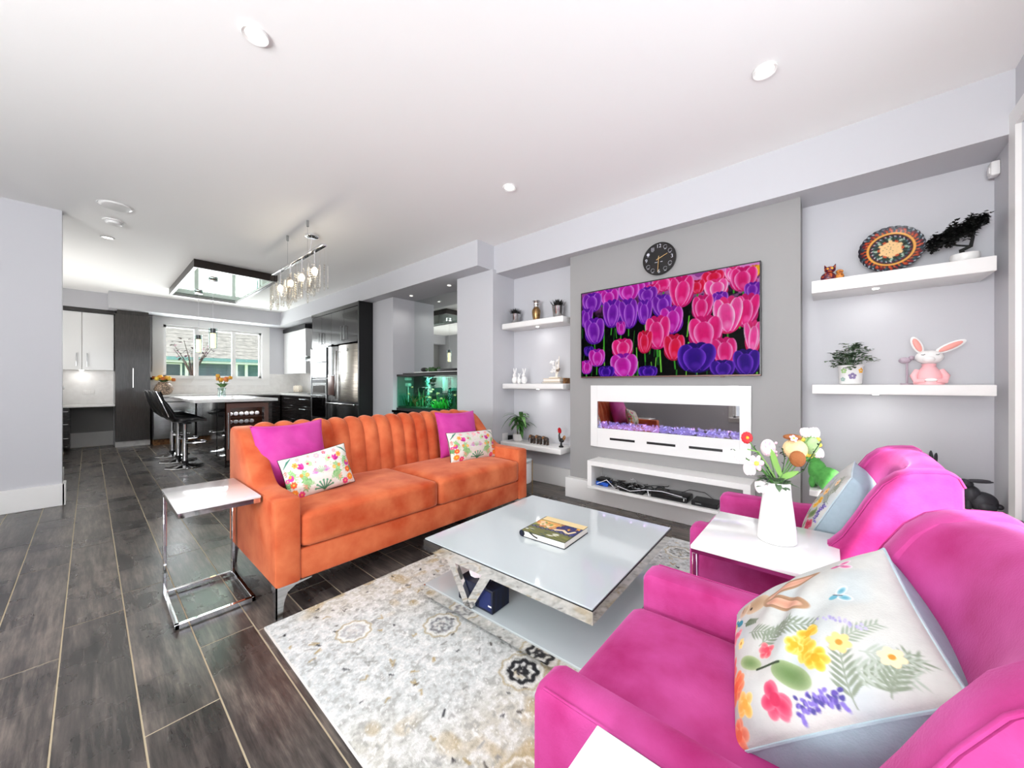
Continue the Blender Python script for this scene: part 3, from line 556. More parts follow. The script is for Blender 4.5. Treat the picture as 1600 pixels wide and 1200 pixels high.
d = P('door', bow(6.445, 6.835, .83, 1.78), 'steel', t, 35); P('dispenser', RB((2.775, 6.50, .93), (2.80, 6.74, 1.27), .004), 'copper_frame', d, label='brownish water dispenser recess'); P('dispenser_frame', RB((2.785, 6.48, .91), (2.81, 6.76, 1.29), .004), 'steel', d)
for a, b_ in ((5.705, 6.44), (6.445, 6.835)): d = P('drawer', bow(a, b_, .10, .80), 'steel', t, 35)
P('drawer_handle', MB().rbox((2.755, 5.74, .775), (2.775, 6.80, .80), .006).rbox((2.76, 5.74, .77), (2.80, 5.76, .80), .004).rbox((2.76, 6.78, .77), (2.80, 6.80, .80), .004), 'chrome', t)
P('handle', RB((2.76, 6.40, .87), (2.79, 6.425, 1.70), .006), 'steel', t)
# canisters
t = T('canister_tray', 'thin steel tray under the three canisters', 'tray', (3.22, 9.5, .92)); P('tray', RB((3.1, 9.22, .925), (3.34, 9.72, .935), .004), 'steel', t)
for i, (y, l) in enumerate(((9.35, 'cream patterned canister, nearest of three on the worktop'), (9.48, 'cream patterned canister, middle of three on the worktop'), (9.61, 'cream patterned canister, farthest of three on the worktop'))):
    c_ = T('canister', l, 'canister', (3.22, y, .935), group='patterned kitchen canisters'); P('jar', MB().lathe([(.045, 0), (.052, .01), (.052, .12), (.046, .13)], (3.22, y, .935), 20), mat('floral_cream', 'eee7d8', .35, c2='b99a6c', ns=38, thr=(.6, .66)) if i == 0 else 'floral_cream', c_)
    P('lid', MB().lathe([(.05, .13), (.05, .145), (.015, .15), (.012, .165), (0, .168)], (3.22, y, .935), 20), 'cream', c_)
# ---- island
t = T('kitchen_island', 'dark glossy kitchen island base holding the wine cooler', 'island', (1.45, 7.1, 0))
P('body', B((1.19, 6.66, .0), (1.74, 8.05, .883)), 'black_gloss', t); P('side_panel', B((1.19, 6.13, 0), (1.205, 6.659, .883)), 'black_gloss', t); P('end_stile', B((1.695, 6.13, 0), (1.74, 6.659, .883)), 'espresso', t)
P('top_rail', B((1.206, 6.135, .865), (1.694, 6.659, .883)), 'espresso', t); P('bottom_rail', B((1.206, 6.15, 0), (1.694, 6.659, .09)), 'espresso', t)
for y in (6.6, 7.08, 7.56): P('back_panel', B((1.184, y+.005, .09), (1.19, y+.47, .86)), 'black_gloss', t)
t = T('island_worktop', 'white quartz island worktop overhanging the bar stools', 'worktop', (1.3, 7.1, .885)); P('slab', RB((.86, 6.04, .885), (1.79, 8.2, .922), .003, 2), 'quartz', t)
t = T('wine_cooler', 'wine cooler with copper-brown frame and glass door', 'wine cooler', (1.45, 6.4, .09))
P('case', MB().box((1.207, 6.63, .095), (1.693, 6.655, .86)).box((1.207, 6.17, .095), (1.215, 6.63, .86)).box((1.685, 6.17, .095), (1.693, 6.63, .86)).box((1.207, 6.17, .852), (1.693, 6.63, .86)).box((1.207, 6.17, .095), (1.693, 6.63, .105)), 'black_satin', t)
d = P('door_frame', MB().box((1.207, 6.125, .095), (1.25, 6.168, .86)).box((1.65, 6.125, .095), (1.693, 6.168, .86)).box((1.25, 6.125, .80), (1.65, 6.168, .86)).box((1.25, 6.125, .095), (1.65, 6.168, .15)), 'copper_frame', t); P('glass', B((1.25, 6.14, .15), (1.65, 6.146, .80)), 'smoked_glass', d); barh(d, (1.222, 6.125, .25), (1.222, 6.125, .74), (0, -.03, 0), 'steel', .006)
for z in (.665, .555, .44, .33, .22): 
    mb = MB().box((1.216, 6.185, z-.004), (1.684, 6.192, z+.010)).box((1.216, 6.60, z), (1.684, 6.606, z+.006))
    for k in range(12): mb.box((1.224+k*.04, 6.192, z), (1.228+k*.04, 6.60, z+.005))
    P('shelf', mb, 'steel', t, None)
lamp('wine_cooler_fill', 'AREA', (1.45, 6.178, .835), 3.5, (1, .97, .92), .40, .03, (0, .45, -1))  # fill lamp added inside the cooler so the bottles show
bt = None; ORD = ('leftmost', 'second', 'third', 'fourth', 'fifth', 'sixth')
for row, z, xs in (('top', .71, (1.265, 1.327, 1.389, 1.451, 1.513, 1.575)), ('middle', .60, (1.265, 1.327, 1.389, 1.451, 1.513)), ('lowest', .485, (1.265, 1.34, 1.42, 1.50, 1.58))):
    for bi, x in enumerate(xs):
        lbl = 'wine bottle, %s from the left on the %s shelf of the cooler' % (ORD[bi], row) if bi else 'wine bottle at the left end of the %s shelf of the cooler' % row
        if bt is None:
            bt = T('wine_bottle', lbl, 'bottle', (0, 0, 0), group='bottles in the wine cooler', world=False)
            b1 = MB().lathe([(.028, 0), (.030, .006), (.030, .2), (.013, .26), (.013, .32), (0, .321)], (0, 0, 0), 14); b1.v = [(x_, z_, y_) for x_, y_, z_ in b1.v]; P('glass', b1, mat('bottle_glass', '1c241c', .1), bt)
            b2 = MB().lathe([(0, -.001), (.018, -.003), (.026, -.0015), (.028, .0)], (0, 0, 0), 16, cap=False); b2.v = [(x_, z_, y_) for x_, y_, z_ in b2.v]; P('base', b2, mat('bottle_base', 'c8c8cc', .3), bt, label='pale bottle base'); bt.location = (x, 6.21, z+.002)
        else: dup(bt, (x, 6.21, z+.002), None, lbl)
# stools
st = None
for y, l in ((6.62, 'black leather bar stool on chrome pedestal, nearest the room'), (7.2, 'black leather bar stool on chrome pedestal, middle of three'), (7.8, 'black leather bar stool on chrome pedestal, farthest back')):
    if st is None:
        st = T('bar_stool', l, 'stool', (.85, y, 0), group='bar stools at the island', world=False)
        P('base', MB().lathe([(0, 0), (.21, 0), (.213, .008), (.20, .016), (.06, .03), (.035, .05), (0, .05)], n=36), 'chrome', st); P('lower_post', MB().cyl((0, 0, .04), (0, 0, .38), .030, n=20), 'chrome', st); P('gas_lift', MB().cyl((0, 0, .36), (0, 0, .60), .020, n=16), 'chrome', st); P('post_collar', MB().cyl((0, 0, .045), (0, 0, .085), .036, n=20), 'black_plastic', st)
        P('footrest', MB().tube([(.0, .05, .33), (.10, .12, .33), (.19, .13, .33), (.215, .07, .33), (.215, -.07, .33), (.19, -.13, .33), (.10, -.12, .33), (0, -.05, .33)], .011, 8), 'chrome', st)
        sh = MB(); prof = [(.20, .655), (.10, .64), (-.02, .635), (-.12, .65), (-.18, .70), (-.23, .80), (-.27, .92), (-.30, 1.03)]; n = 12; vs = []
        for k, (x, z) in enumerate(prof):
            for i in range(n+1):
                q = -1+2*i/n; wd = .20 if k < 5 else .20-.012*(k-4); up = .06*abs(q)**3 if k in (1, 2, 3, 4, 5) else .0; fw = .05*abs(q)**3 if k > 3 else 0
                vs.append((x+fw, q*wd, z+up))
        m_ = len(prof); th = .035; vs2 = [(x-.02*(.2 if k//(n+1) < 4 else 1), y_, z-(th if k//(n+1) < 4 else .012)) for k, (x, y_, z) in enumerate(vs)]
        fs = [(k*(n+1)+i, k*(n+1)+i+1, (k+1)*(n+1)+i+1, (k+1)*(n+1)+i) for k in range(m_-1) for i in range(n)]; N_ = len(vs)
        rim = [i for i in range(n+1)]+[k*(n+1)+n for k in range(1, m_)]+[(m_-1)*(n+1)+i for i in range(n-1, -1, -1)]+[k*(n+1) for k in range(m_-2, 0, -1)]
        sh.add(vs+vs2, fs+[tuple(N_+q for q in f[::-1]) for f in fs]+[(rim[i], rim[(i+1) % len(rim)], N_+rim[(i+1) % len(rim)], N_+rim[i]) for i in range(len(rim))]); P('seat_shell', sh, 'black_leather', st, 60)
        P('seat_pad', MB().cushion((-.14, -.165, .63), (.19, .165, .675), .02, 6), 'black_leather', st); P('seat_mount', MB().cyl((0, 0, .585), (0, 0, .615), .07, n=16), 'black_plastic', st)
        P('back_piping', MB().tube([(-.18, .19, .70), (-.255, .178, .92), (-.295, .16, 1.03), (-.302, 0, 1.035), (-.295, -.16, 1.03), (-.255, -.178, .92), (-.18, -.19, .70)], .006, 6), 'chrome', st, label='bright edge trim'); st.location = (.85, y, 0)
    else: dup(st, (.85, y, 0), 0, l)
# ceiling box with pendants
t = T('ceiling_panel_box', 'square dark framed mirror panel hung on the kitchen ceiling', 'ceiling panel', (1.35, 7.3, CH))
P('frame', MB().box((.88, 6.18, 2.635), (.915, 8.43, CH)).box((1.79, 6.18, 2.635), (1.825, 8.43, CH)).box((.915, 6.18, 2.635), (1.79, 6.215, CH)).box((.915, 8.395, 2.635), (1.79, 8.43, CH)), mat('wenge', '17110e', .3, c2='221813', ns=9, stretch=(1, 12, 1)), t, None)
P('inner_lip', MB().box((.915, 6.215, 2.645), (.925, 8.395, 2.66)).box((1.78, 6.215, 2.645), (1.79, 8.395, 2.66)).box((.925, 6.215, 2.645), (1.78, 6.225, 2.66)).box((.925, 8.385, 2.645), (1.78, 8.395, 2.66)), 'white_trim', t, None)
P('mirror_panel', B((.915, 6.215, 2.662), (1.79, 8.395, 2.67)), 'mirror_green', t, None)
pd = None
for y, l in ((6.85, 'glass cylinder pendant lamp over the island, nearer one'), (7.95, 'glass cylinder pendant lamp over the island, farther one')):
    if pd is None:
        pd = T('pendant_lamp', l, 'lamp', (1.19, y, 2.66), group='pendant lamps over the island', world=False)
        P('canopy', RB((-.05, -.05, -.035), (.05, .05, 0), .004), 'chrome', pd); P('cable', MB().cyl((0, 0, -.035), (0, 0, -.72), .0025, n=6), 'wire_white', pd); P('glass_sleeve', MB().lathe([(.05, -1.01), (.052, -.72), (.049, -.72), (.047, -1.01)], n=24, cap=False), 'clear_glass', pd)
        P('socket', MB().cyl((0, 0, -.72), (0, 0, -.79), .03, n=20), 'black_satin', pd); P('shade', MB().cyl((0, 0, -.79), (0, 0, -1.0), .033, n=20), 'pendant_glow', pd); pd.location = (1.19, y, 2.66)
    else: dup(pd, (1.19, y, 2.66), 0, l)
# flowers in kitchen
def bouquet(root, c, z0, n, spread, hgt, heads, leafm='leaf_mid', seed=1, hr=.028):
    rg = random.Random(seed); stm = MB(); lf = MB()
    for i in range(n):
        a = 2*math.pi*i/n+rg.uniform(-.3, .3); rr = spread*rg.uniform(.35, 1); p = (c[0]+math.cos(a)*rr, c[1]+math.sin(a)*rr, z0+hgt*rg.uniform(.75, 1.05)-rr*.3)
        stm.tube([(c[0], c[1], z0-.08), (c[0]+math.cos(a)*rr*.35, c[1]+math.sin(a)*rr*.35, z0+hgt*.4), p], .002, 5)
        hb = MB(); 
        for k in range(6):
            b_ = 2*math.pi*k/6; hb.ball((p[0]+math.cos(b_)*hr*.45, p[1]+math.sin(b_)*hr*.45, p[2]+hr*.4), (hr*.45, hr*.35, hr*.9), 8, 5)
        P('bloom', hb, heads[i % len(heads)], root)
        for k in range(2): lf.leaf((c[0]+math.cos(a)*rr*.3, c[1]+math.sin(a)*rr*.3, z0+hgt*.2), (math.cos(a+k), math.sin(a+k), 1.2), hgt*.6, .025)
    P('stems', stm, leafm, root); P('leaves', lf, leafm, root)
t = T('flower_vase', 'clear glass vase with orange flowers on the island', 'vase', (1.235, 6.55, .922)); P('glass', MB().lathe([(.045, 0), (.05, .005), (.052, .06), (.04, .10), (.05, .15), (.047, .15), (.037, .10), (.047, .06), (.043, .01), (0, .01)], (1.235, 6.55, .922), 24), 'clear_glass', t)
bouquet(t, (1.235, 6.55), 1.04, 9, .11, .2, ['amber_petal', mat('tulip_orange', 'e58a52', .6), 'amber_petal'])
t = T('flower_urn', 'round mosaic vase with amber flowers behind the bar stools', 'vase', (.93, 9.62, .92)); P('urn', MB().lathe([(.07, 0), (.12, .04), (.14, .11), (.12, .19), (.075, .225), (.08, .24), (.07, .24), (0, .22)], (.93, 9.62, .92), 28), 'mosaic', t)
bouquet(t, (.93, 9.62), 1.14, 16, .17, .13, ['amber_petal', 'yellow', 'amber_petal', mat('petal_rust', 'c06a2c', .6)], 'leaf_dark', 4, .035)
# chandelier
X, Z = 1.41, 2.405
t = T('chandelier', 'chrome bar chandelier with hanging crystal strands', 'chandelier', (X, 4.2, CH)); P('bar', RB((X-.022, 3.50, Z-.012), (X+.022, 4.90, Z+.012), .004), 'chrome', t)
for y in (3.89, 4.45): P('ceiling_mount', MB().cyl((X, y, CH-.06), (X, y, CH), .012, n=12), 'steel', t); P('suspension_wire', MB().cyl((X, y, Z), (X, y, CH-.05), .0012, n=5), 'steel', t)
P('canopy', MB().lathe([(0, -.03), (.05, -.03), (.065, -.02), (.068, 0)], (1.58, 4.24, CH), 28), 'chrome', t); P('power_cord', MB().tube([(1.58, 4.24, CH-.03), (1.56, 4.23, 2.58), (1.47, 4.2, 2.47), (X, 4.2, Z)], .0025, 6), 'wire_white', t)
for i, y in enumerate((3.72, 4.04, 4.36, 4.68)):
    b_ = P('bulb', MB().ball((X, y, Z-.20), (.026, .026, .04), 14, 9), 'bulb_warm', t); P('socket', MB().cyl((X, y, Z-.165), (X, y, Z-.01), .006, n=12), 'chrome', b_); lamp('chandelier_glow', 'POINT', (X, y, Z-.20), 5, (1, .88, .7), .03)
rg = random.Random(11); vars_ = []
for k in range(5):
    mb = MB(); z = 0; mb.cyl((0, 0, 0), (0, 0, -.16), .0008, n=4)
    L_ = (.14, .18, .22, .16, .2)[k]; z = -.14
    if k in (0, 3): mb.cyl((0, 0, z), (0, 0, z-L_), .007, .007, 6)
    else:
        while z > -.14-L_: mb.ball((0, 0, z-.011), .0095, 6, 4); z -= .022
    mb.ball((0, 0, -.14-L_-.028), (.011, .011, .026), 8, 5); vars_.append(mb.mesh('crystal_strand', ['crystal']))
for i in range(78):
    o = bpy.data.objects.new('crystal_strand', vars_[rg.randrange(5)]); COL.objects.link(o); o.parent = t; yy = 3.56+1.28*i/77; o.location = (rg.uniform(-.075, .075), yy-4.2, Z-CH-rg.uniform(.0, .04))
# ---- aquarium alcove
t = T('wall_mirror', 'tall wall mirror behind the aquarium', 'mirror', (3.41, 4.29, .75)); P('glass', B((3.405, 3.557, .70), (3.412, 5.018, 2.448)), 'mirror', t); P('backing', B((3.412, 3.557, .70), (3.42, 5.018, 2.448)), 'charcoal', t)
t = T('aquarium_cabinet', 'black cabinet carrying the aquarium behind the sofa', 'cabinet', (3.2, 4.3, 0)); P('body', B((3.02, 3.56, .0), (3.40, 5.0, .70)), 'black_satin', t); P('top', B((3.0, 3.557, .70), (3.402, 5.012, .735)), 'black_gloss', t)
for a in (3.58, 4.05, 4.52): d = P('door', RB((3.003, a, .05), (3.019, a+.46, .68), .002, 1), 'black_satin', t); P('knob', MB().ball((2.995, a+.42, .45), .01, 8, 6), 'steel', d)
t = T('aquarium', 'planted glass aquarium with black rim glowing green', 'aquarium', (3.2, 4.3, .735))
ya, yb, za, zb = 3.575, 4.985, .735, 1.27
P('glass', MB().box((3.075, ya, za+.02), (3.081, yb, zb-.02)).box((3.37, ya, za+.02), (3.376, yb, zb-.02)).box((3.081, ya, za+.02), (3.37, ya+.006, zb-.02)).box((3.081, yb-.006, za+.02), (3.37, yb, zb-.02)), 'tank_glass', t, None)
P('bottom_rim', B((3.07, ya-.005, za), (3.38, yb+.005, za+.03)), 'black_satin', t); P('top_rim', MB().box((3.07, ya-.005, zb-.03), (3.09, yb+.005, zb)).box((3.36, ya-.005, zb-.03), (3.38, yb+.005, zb)).box((3.09, ya-.005, zb-.03), (3.36, ya+.02, zb)).box((3.09, yb-.02, zb-.03), (3.36, yb+.005, zb)), 'black_satin', t)
P('background', B((3.355, ya+.02, za+.03), (3.368, yb-.02, zb-.031)), mat('tank_back', '04110f', .6, c2='0c3a30', ns=6), t); P('gravel', MB().cushion((3.083, ya+.008, za+.028), (3.353, yb-.008, za+.06), .01, 12), mat('gravel', '1c2a22', .8, c2='4b5a48', ns=90), t)
lamp('aquarium_light', 'AREA', (3.2, 4.28, zb-.045), 14.0, (.55, 1, .88), 1.25, .16, (0, 0, -1))
P('water_surface', B((3.084, ya+.01, zb-.04), (3.352, yb-.01, zb-.038)), 'tank_glass', t)
rg = random.Random(5); pl1 = MB(); pl2 = MB()
for i in range(150):
    y = rg.uniform(ya+.05, yb-.05); x = rg.uniform(3.12, 3.34); hh = rg.uniform(.08, .34) if rg.random() < .6 else rg.uniform(.05, .14)
    if 3.95 < y < 4.35 and rg.random() < .8: hh *= .45
    pl1.leaf((x, y, za+.05), (rg.uniform(-.3, .3), rg.uniform(-.5, .5), 1), hh, .02, droop=.1)
for i in range(70): y = rg.gauss(4.03, .08); pl2.leaf((rg.uniform(3.1, 3.25), y, za+.05), (rg.uniform(-.5, .3), rg.uniform(-.8, .8), 1), rg.uniform(.08, .2), .03, droop=.2)
P('dark_plants', pl1, mat('tank_plant', '12401c', .6, c2='1f6a2c', ns=20), t, kind='stuff'); P('bright_plants', pl2, mat('tank_bright', '3fd04a', .6, emit=.12, ec='30c040'), t, kind='stuff', label='bright green plants')  # faint emission put into the bright plants' colour to lighten the tank
dw = MB()
for k in range(6): y = 4.62+rg.uniform(-.1, .1); dw.tube([(3.2, y, za+.05), (3.18, y+rg.uniform(-.1, .1), za+.13), (3.2, y+rg.uniform(-.2, .2), za+.22)], [.014, .01, .004], 6)
P('driftwood', dw, 'brown', t); bb = MB()
for i in range(150): bb.ball((3.17+rg.uniform(-.02, .02), 4.33+rg.gauss(0, .022), rg.uniform(za+.06, zb-.06)), rg.uniform(.003, .006), 6, 4)
for i in range(80): bb.ball((3.17+rg.uniform(-.02, .02), 3.86+rg.gauss(0, .014), rg.uniform(za+.06, zb-.06)), rg.uniform(.003, .005), 6, 4)
P('air_bubbles', bb, mat('bubble', '9fe8d8', .2, emit=.25, ec='70e0c8'), t, kind='stuff'); P('filter_intake', MB().cyl((3.15, 4.80, za+.12), (3.15, 4.80, zb-.15), .008).rbox((3.12, 4.76, zb-.18), (3.18, 4.84, zb-.13), .01).rbox((3.12, 4.75, zb-.09), (3.18, 4.86, zb-.045), .01), mat('filter_white', 'd0f0e4', .4), t)  # bubbles carry a little emission of their own, added for brightness
for y in (4.15, 3.96): P('heater_panel', RB((3.33, y-.06, zb-.24), (3.345, y+.06, zb-.05), .004), mat('filter_grey', '5c8a86', .5) if y > 4 else 'filter_grey', t)
fsh = None
for i, (x, y, z) in enumerate(((3.14, 4.22, 1.02), (3.12, 4.16, 1.05), (3.15, 4.10, .99), (3.13, 4.25, .94), (3.15, 4.15, .90), (3.12, 4.05, 1.00), (3.14, 4.68, 1.08), (3.13, 4.76, .98), (3.15, 3.72, .98), (3.14, 4.0, .93))):
    if fsh is None:
        fsh = T('fish', 'small pale orange fish swimming in the aquarium', 'fish', (0, 0, 0), group='fish in the aquarium', world=False); P('body', MB().ball((0, 0, 0), (.007, .022, .012), 10, 7), mat('fish_skin', 'f0c890', .3, emit=.25, ec='f0c080'), fsh); P('tail', MB().prism([(.018, 0), (.034, .012), (.03, 0), (.034, -.012)], 0, -.0015, .0015), 'fish_skin', fsh); fsh.location = (x, y, z)  # fish skin is given a slight glow so it shows in the tank
    else: dup(fsh, (x, y, z), rg.uniform(-.6, .6)+(math.pi if i % 2 else 0))
t = T('aquarium_hood', 'flat black lid lying on the aquarium', 'lid', (3.2, 4.3, zb)); P('panel', RB((3.085, ya+.02, zb+.001), (3.365, 4.85, zb+.018), .004), 'black_satin', t); P('lamp_strip', RB((3.12, 3.6, zb+.018), (3.3, 4.62, zb+.03), .004), 'white_satin', t); P('lamp_cover', RB((3.11, 3.6, zb+.03), (3.31, 4.05, zb+.062), .006), 'black_plastic', t)
t = T('river_stone', 'smooth dark stone lying on the aquarium lid', 'stone', (3.17, 4.42, zb+.03)); P('stone', MB().ball((3.17, 4.42, zb+.062), (.045, .07, .033), 16, 10), 'black_leather', t)
t = T('moss_clump', 'dark green plant clump lying on the aquarium lid', 'plant', (3.17, 4.22, zb+.03)); mb = MB()
for i in range(16): mb.ball((3.17+rg.uniform(-.03, .03), 4.22+rg.gauss(0, .05), zb+.03+rg.uniform(.01, .055)), rg.uniform(.014, .026), 7, 5)
for i in range(14): mb.leaf((3.15, 4.14+rg.uniform(-.1, .02), zb+.04), (rg.uniform(-1, .2), rg.uniform(-1, .3), .2), .06, .03)
P('foliage', mb, 'leaf_dark', t)
# ================================================================== LIVING ROOM BUILT-INS
def shelf(x0, y0, y1, z0, z1, label, led=None, r=.012, grp=None):
    t = T('floating_shelf', label, 'shelf', ((x0+3.42)/2, (y0+y1)/2, z0), group=grp); P('board', MB().rbox((x0, y0, z0), (3.419, y1, z1), r, 3), 'white_satin', t)
    if led: P('shelf_light', MB().lathe([(0, -.004), (.014, -.004), (.016, .0)], (x0+.1, led, z0), 16), 'led_on', t); lamp('shelf_glow', 'AREA', (x0+.1, led, z0-.01), .28, (1, .98, .95), .03, d=(0.1, 0, -1))
    return t
shelf(3.16, 2.055, 2.90, 1.762, 1.828, 'top floating shelf left of the television, holding vase and grasses', 2.45)
shelf(3.17, 2.06, 2.90, 1.070, 1.130, 'middle floating shelf left of the television, holding ornaments and books', 2.45)
shelf(3.13, 2.06, 2.90, .402, .462, 'low floating shelf left of the television, holding plant and elephants')
shelf(3.13, -.668, .088, 1.725, 1.805, 'top floating shelf right of the television, holding plate and bonsai', -.22, .003)
shelf(3.13, -.668, .086, 1.062, 1.121, 'middle floating shelf right of the television, holding pink rabbit', -.22, .003)
shelf(3.13, -.668, .10, .385, .425, 'low floating shelf right of the television, holding black rabbits', None, .003)
# TV
TV0, TV1, TZ0, TZ1, TX = 1.839, .370, 1.185, 2.013, 3.155
tul = [(0.216,0.717,0.119,0.286,'U'),(0.326,0.692,0.112,0.295,'U'),(0.425,0.687,0.086,0.236,'U'),(0.527,0.729,0.108,0.211,'U'),(0.58,0.571,0.122,0.256,'M'),(0.5,0.456,0.137,0.313,'P'),(0.425,0.367,0.086,0.219,'R'),(0.285,0.315,0.135,0.193,'P'),(0.295,0.121,0.176,0.245,'M'),(0.111,0.224,0.115,0.185,'M'),(0.093,0.54,0.139,0.278,'U'),(0.076,0.878,0.14,0.205,'U'),(0.2,0.9,0.12,0.18,'M'),(0.326,0.935,0.131,0.174,'M'),(0.444,0.867,0.114,0.151,'U'),(0.631,0.845,0.127,0.284,'P'),(0.593,0.289,0.112,0.239,'R'),(0.713,0.867,0.08,0.123,'R'),(0.805,0.824,0.112,0.164,'W'),(0.737,0.661,0.102,0.214,'P'),(0.857,0.559,0.131,0.308,'W'),(0.941,0.583,0.102,0.271,'P'),(0.752,0.415,0.163,0.289,'P'),(0.843,0.223,0.117,0.236,'P'),(0.968,0.337,0.067,0.268,'W'),(0.928,0.872,0.117,0.2,'P'),(0.968,0.76,0.074,0.127,'U'),(0.705,0.176,0.192,0.262,'V'),(0.835,0.062,0.117,0.147,'V'),(0.941,0.114,0.116,0.213,'V'),(0.444,0.046,0.114,0.117,'V'),(0.536,0.955,0.134,0.146,'P'),(0.79,0.933,0.114,0.12,'R'),(0.886,0.93,0.078,0.13,'W'),(0.035,0.7,0.084,0.208,'U'),(0.178,0.055,0.11,0.127,'V'),(0.035,0.117,0.084,0.15,'M'),(0.824,0.714,0.074,0.133,'U'),(0.277,0.541,0.058,0.14,'M'),(0.145,0.988,0.101,0.128,'M'),(0.396,0.966,0.117,0.136,'M'),(0.472,0.908,0.084,0.116,'P'),(0.975,0.926,0.053,0.099,'Y'),(0.052,0.304,0.071,0.112,'V')]
pal = {'U': ('7a1fae', 'd08af0', '5a18a0'), 'M': ('c01fa6', 'f0a0f4', '7a1aa8'), 'P': ('e0207e', 'ffb4e4', 'c01470'), 'R': ('d81848', 'ff8cc4', 'b01040'), 'W': ('ee4aa0', 'ffe6fa', 'd82a70'), 'V': ('3a0f8c', '8a4ae0', '240a66'), 'Y': ('f0b020', 'ffe070', 'd06010')}
W_, H_ = 400, 226; cv = Cv(W_, H_, '030305'); nz = vnoise(H_, W_, 16, 1)*.6+vnoise(H_, W_, 6, 2)*.4; yy = (cv.Y/H_)
top = np.clip((.34-yy+.25*(nz-.5))*4, 0, 1); cv.put(top, 'b85ab8', .8); cv.put(top*np.clip((cv.X/W_-.45)*3, 0, 1)*(nz > .5), 'e89ad8', .8)
cv.put(np.clip((nz-.62)*6, 0, 1)*(yy > .35), '0c2a12', .4)
rg = random.Random(2)
for i in range(60):
    x = rg.uniform(0, W_); y = rg.uniform(.4, 1)*H_; c_ = rg.choice(['2f7a2c', '4fae3a', '1c5a24', '79c84a']) if x > W_*.08 else '1c5a24'
    cv.line([(x, y), (x+rg.uniform(-5, 5), y+rg.uniform(20, 60))], rg.uniform(1.5, 3.5), c_)
for u, v, w_, h_, k in sorted(tul, key=lambda q: -q[1]):
    x, y, w2, h2 = u*W_, (1-v)*H_, w_*W_*.56, h_*H_*.54; a, b_, dk = pal[k]; tilt = rg.uniform(-.12, .12)
    cv.line([(x, y+h2*.8), (x+rg.uniform(-3, 3), y+h2*.8+26)], 3, '3f9a34' if k != 'V' else '1c3a5a'); cv.ell(x, y+h2*.25, w2*.9, h2*.8, tilt, dk, dk, .95)
    s_ = rg.choice((-1, 1)); cv.petal(x+w2*.2, y-h2*.16, w2*.42, h2*.9, tilt+.05, dk, a); cv.petal(x-w2*.2, y-h2*.16, w2*.42, h2*.9, tilt-.05, dk, a)
    cv.petal(x-s_*w2*.46, y-h2*.02, w2*.44, h2*.93, -s_*.13+tilt, a, b_, .2); cv.petal(x+s_*w2*.46, y+h2*.0, w2*.46, h2*.95, s_*.15+tilt, a, b_, .2)
    cv.petal(x-s_*w2*.06, y+h2*.14, w2*.58, h2*.82, -s_*.08+tilt, a, b_, .3); cv.ell(x, y+h2*.55, w2*.3, h2*.3, 0, b_, a, .35)
cv.a = np.clip(cv.a*(1-.12*nz[..., None]), 0, 1)**1.15
t = T('television', 'large wall-mounted television showing pink and purple tulips', 'television', (3.18, 1.10, TZ0))
P('casing', MB().rbox((3.165, TV1, TZ0), (3.199, TV0, TZ1), .003, 1), 'black_plastic', t); P('bezel', MB().box((TX, TV1, TZ0+.012), (3.166, TV1+.008, TZ1)).box((TX, TV0-.008, TZ0+.012), (3.166, TV0, TZ1)).box((TX, TV1+.008, TZ1-.008), (3.166, TV0-.008, TZ1)), 'black_plastic', t, None)
P('bottom_bar', MB().rbox((TX-.003, TV1, TZ0), (3.166, TV0, TZ0+.012), .002, 1).rbox((TX, .60, TZ0-.006), (3.166, .63, TZ0), .001, 1), 'copper_frame', t)
P('screen', MB().grid(lambda U, V: (TX+.004+0*U, (TV0-.008)+(TV1-TV0+.016)*U, (TZ0+.012)+(TZ1-.008-TZ0-.012)*V), cv.a), 'screen', t, None)
# clock
def text_mesh(body, size, name='txt'):
    c = bpy.data.curves.new(name, 'FONT'); c.body = body; c.size = size; c.extrude = .0008; c.align_x = 'CENTER'; c.align_y = 'CENTER'; o = bpy.data.objects.new(name, c); COL.objects.link(o)
    dg = bpy.context.evaluated_depsgraph_get(); me = bpy.data.meshes.new_from_object(o.evaluated_get(dg)); bpy.data.objects.remove(o); vs = [v.co.copy() for v in me.vertices]; fs = [tuple(p.vertices) for p in me.polygons]; bpy.data.meshes.remove(me); return vs, fs
cy, cz, cx = 1.095, 2.192, 3.172
t = T('wall_clock', 'round black wall clock with pale numerals and brass hands', 'clock', (3.19, cy, cz-.135)); R_ = .135
def disc(x, r, th, n=48): return MB().cyl((x, cy, cz), (x-th, cy, cz), r, n=n)
P('case', MB().cyl((3.199, cy, cz), (cx, cy, cz), R_, n=56), 'black_gloss', t, 60); P('rim', MB().tube([(cx-.001, cy+math.cos(a)*R_, cz+math.sin(a)*R_) for a in [2*math.pi*i/48 for i in range(49)]], .003, 6), 'black_gloss', t)
mat('numeral', 'b9b9c2', .5)
for i, sx in ((12, '12'), (3, '3'), (6, '6'), (9, '9')):
    a = math.pi/2-i*math.pi/6; vs, fs = text_mesh(sx, .043); P('numeral', MB().add([(cx-.0015-p.z, cy-(math.cos(a)*.107+p.x), cz+math.sin(a)*.107+p.y) for p in vs], fs), 'numeral', t, None)
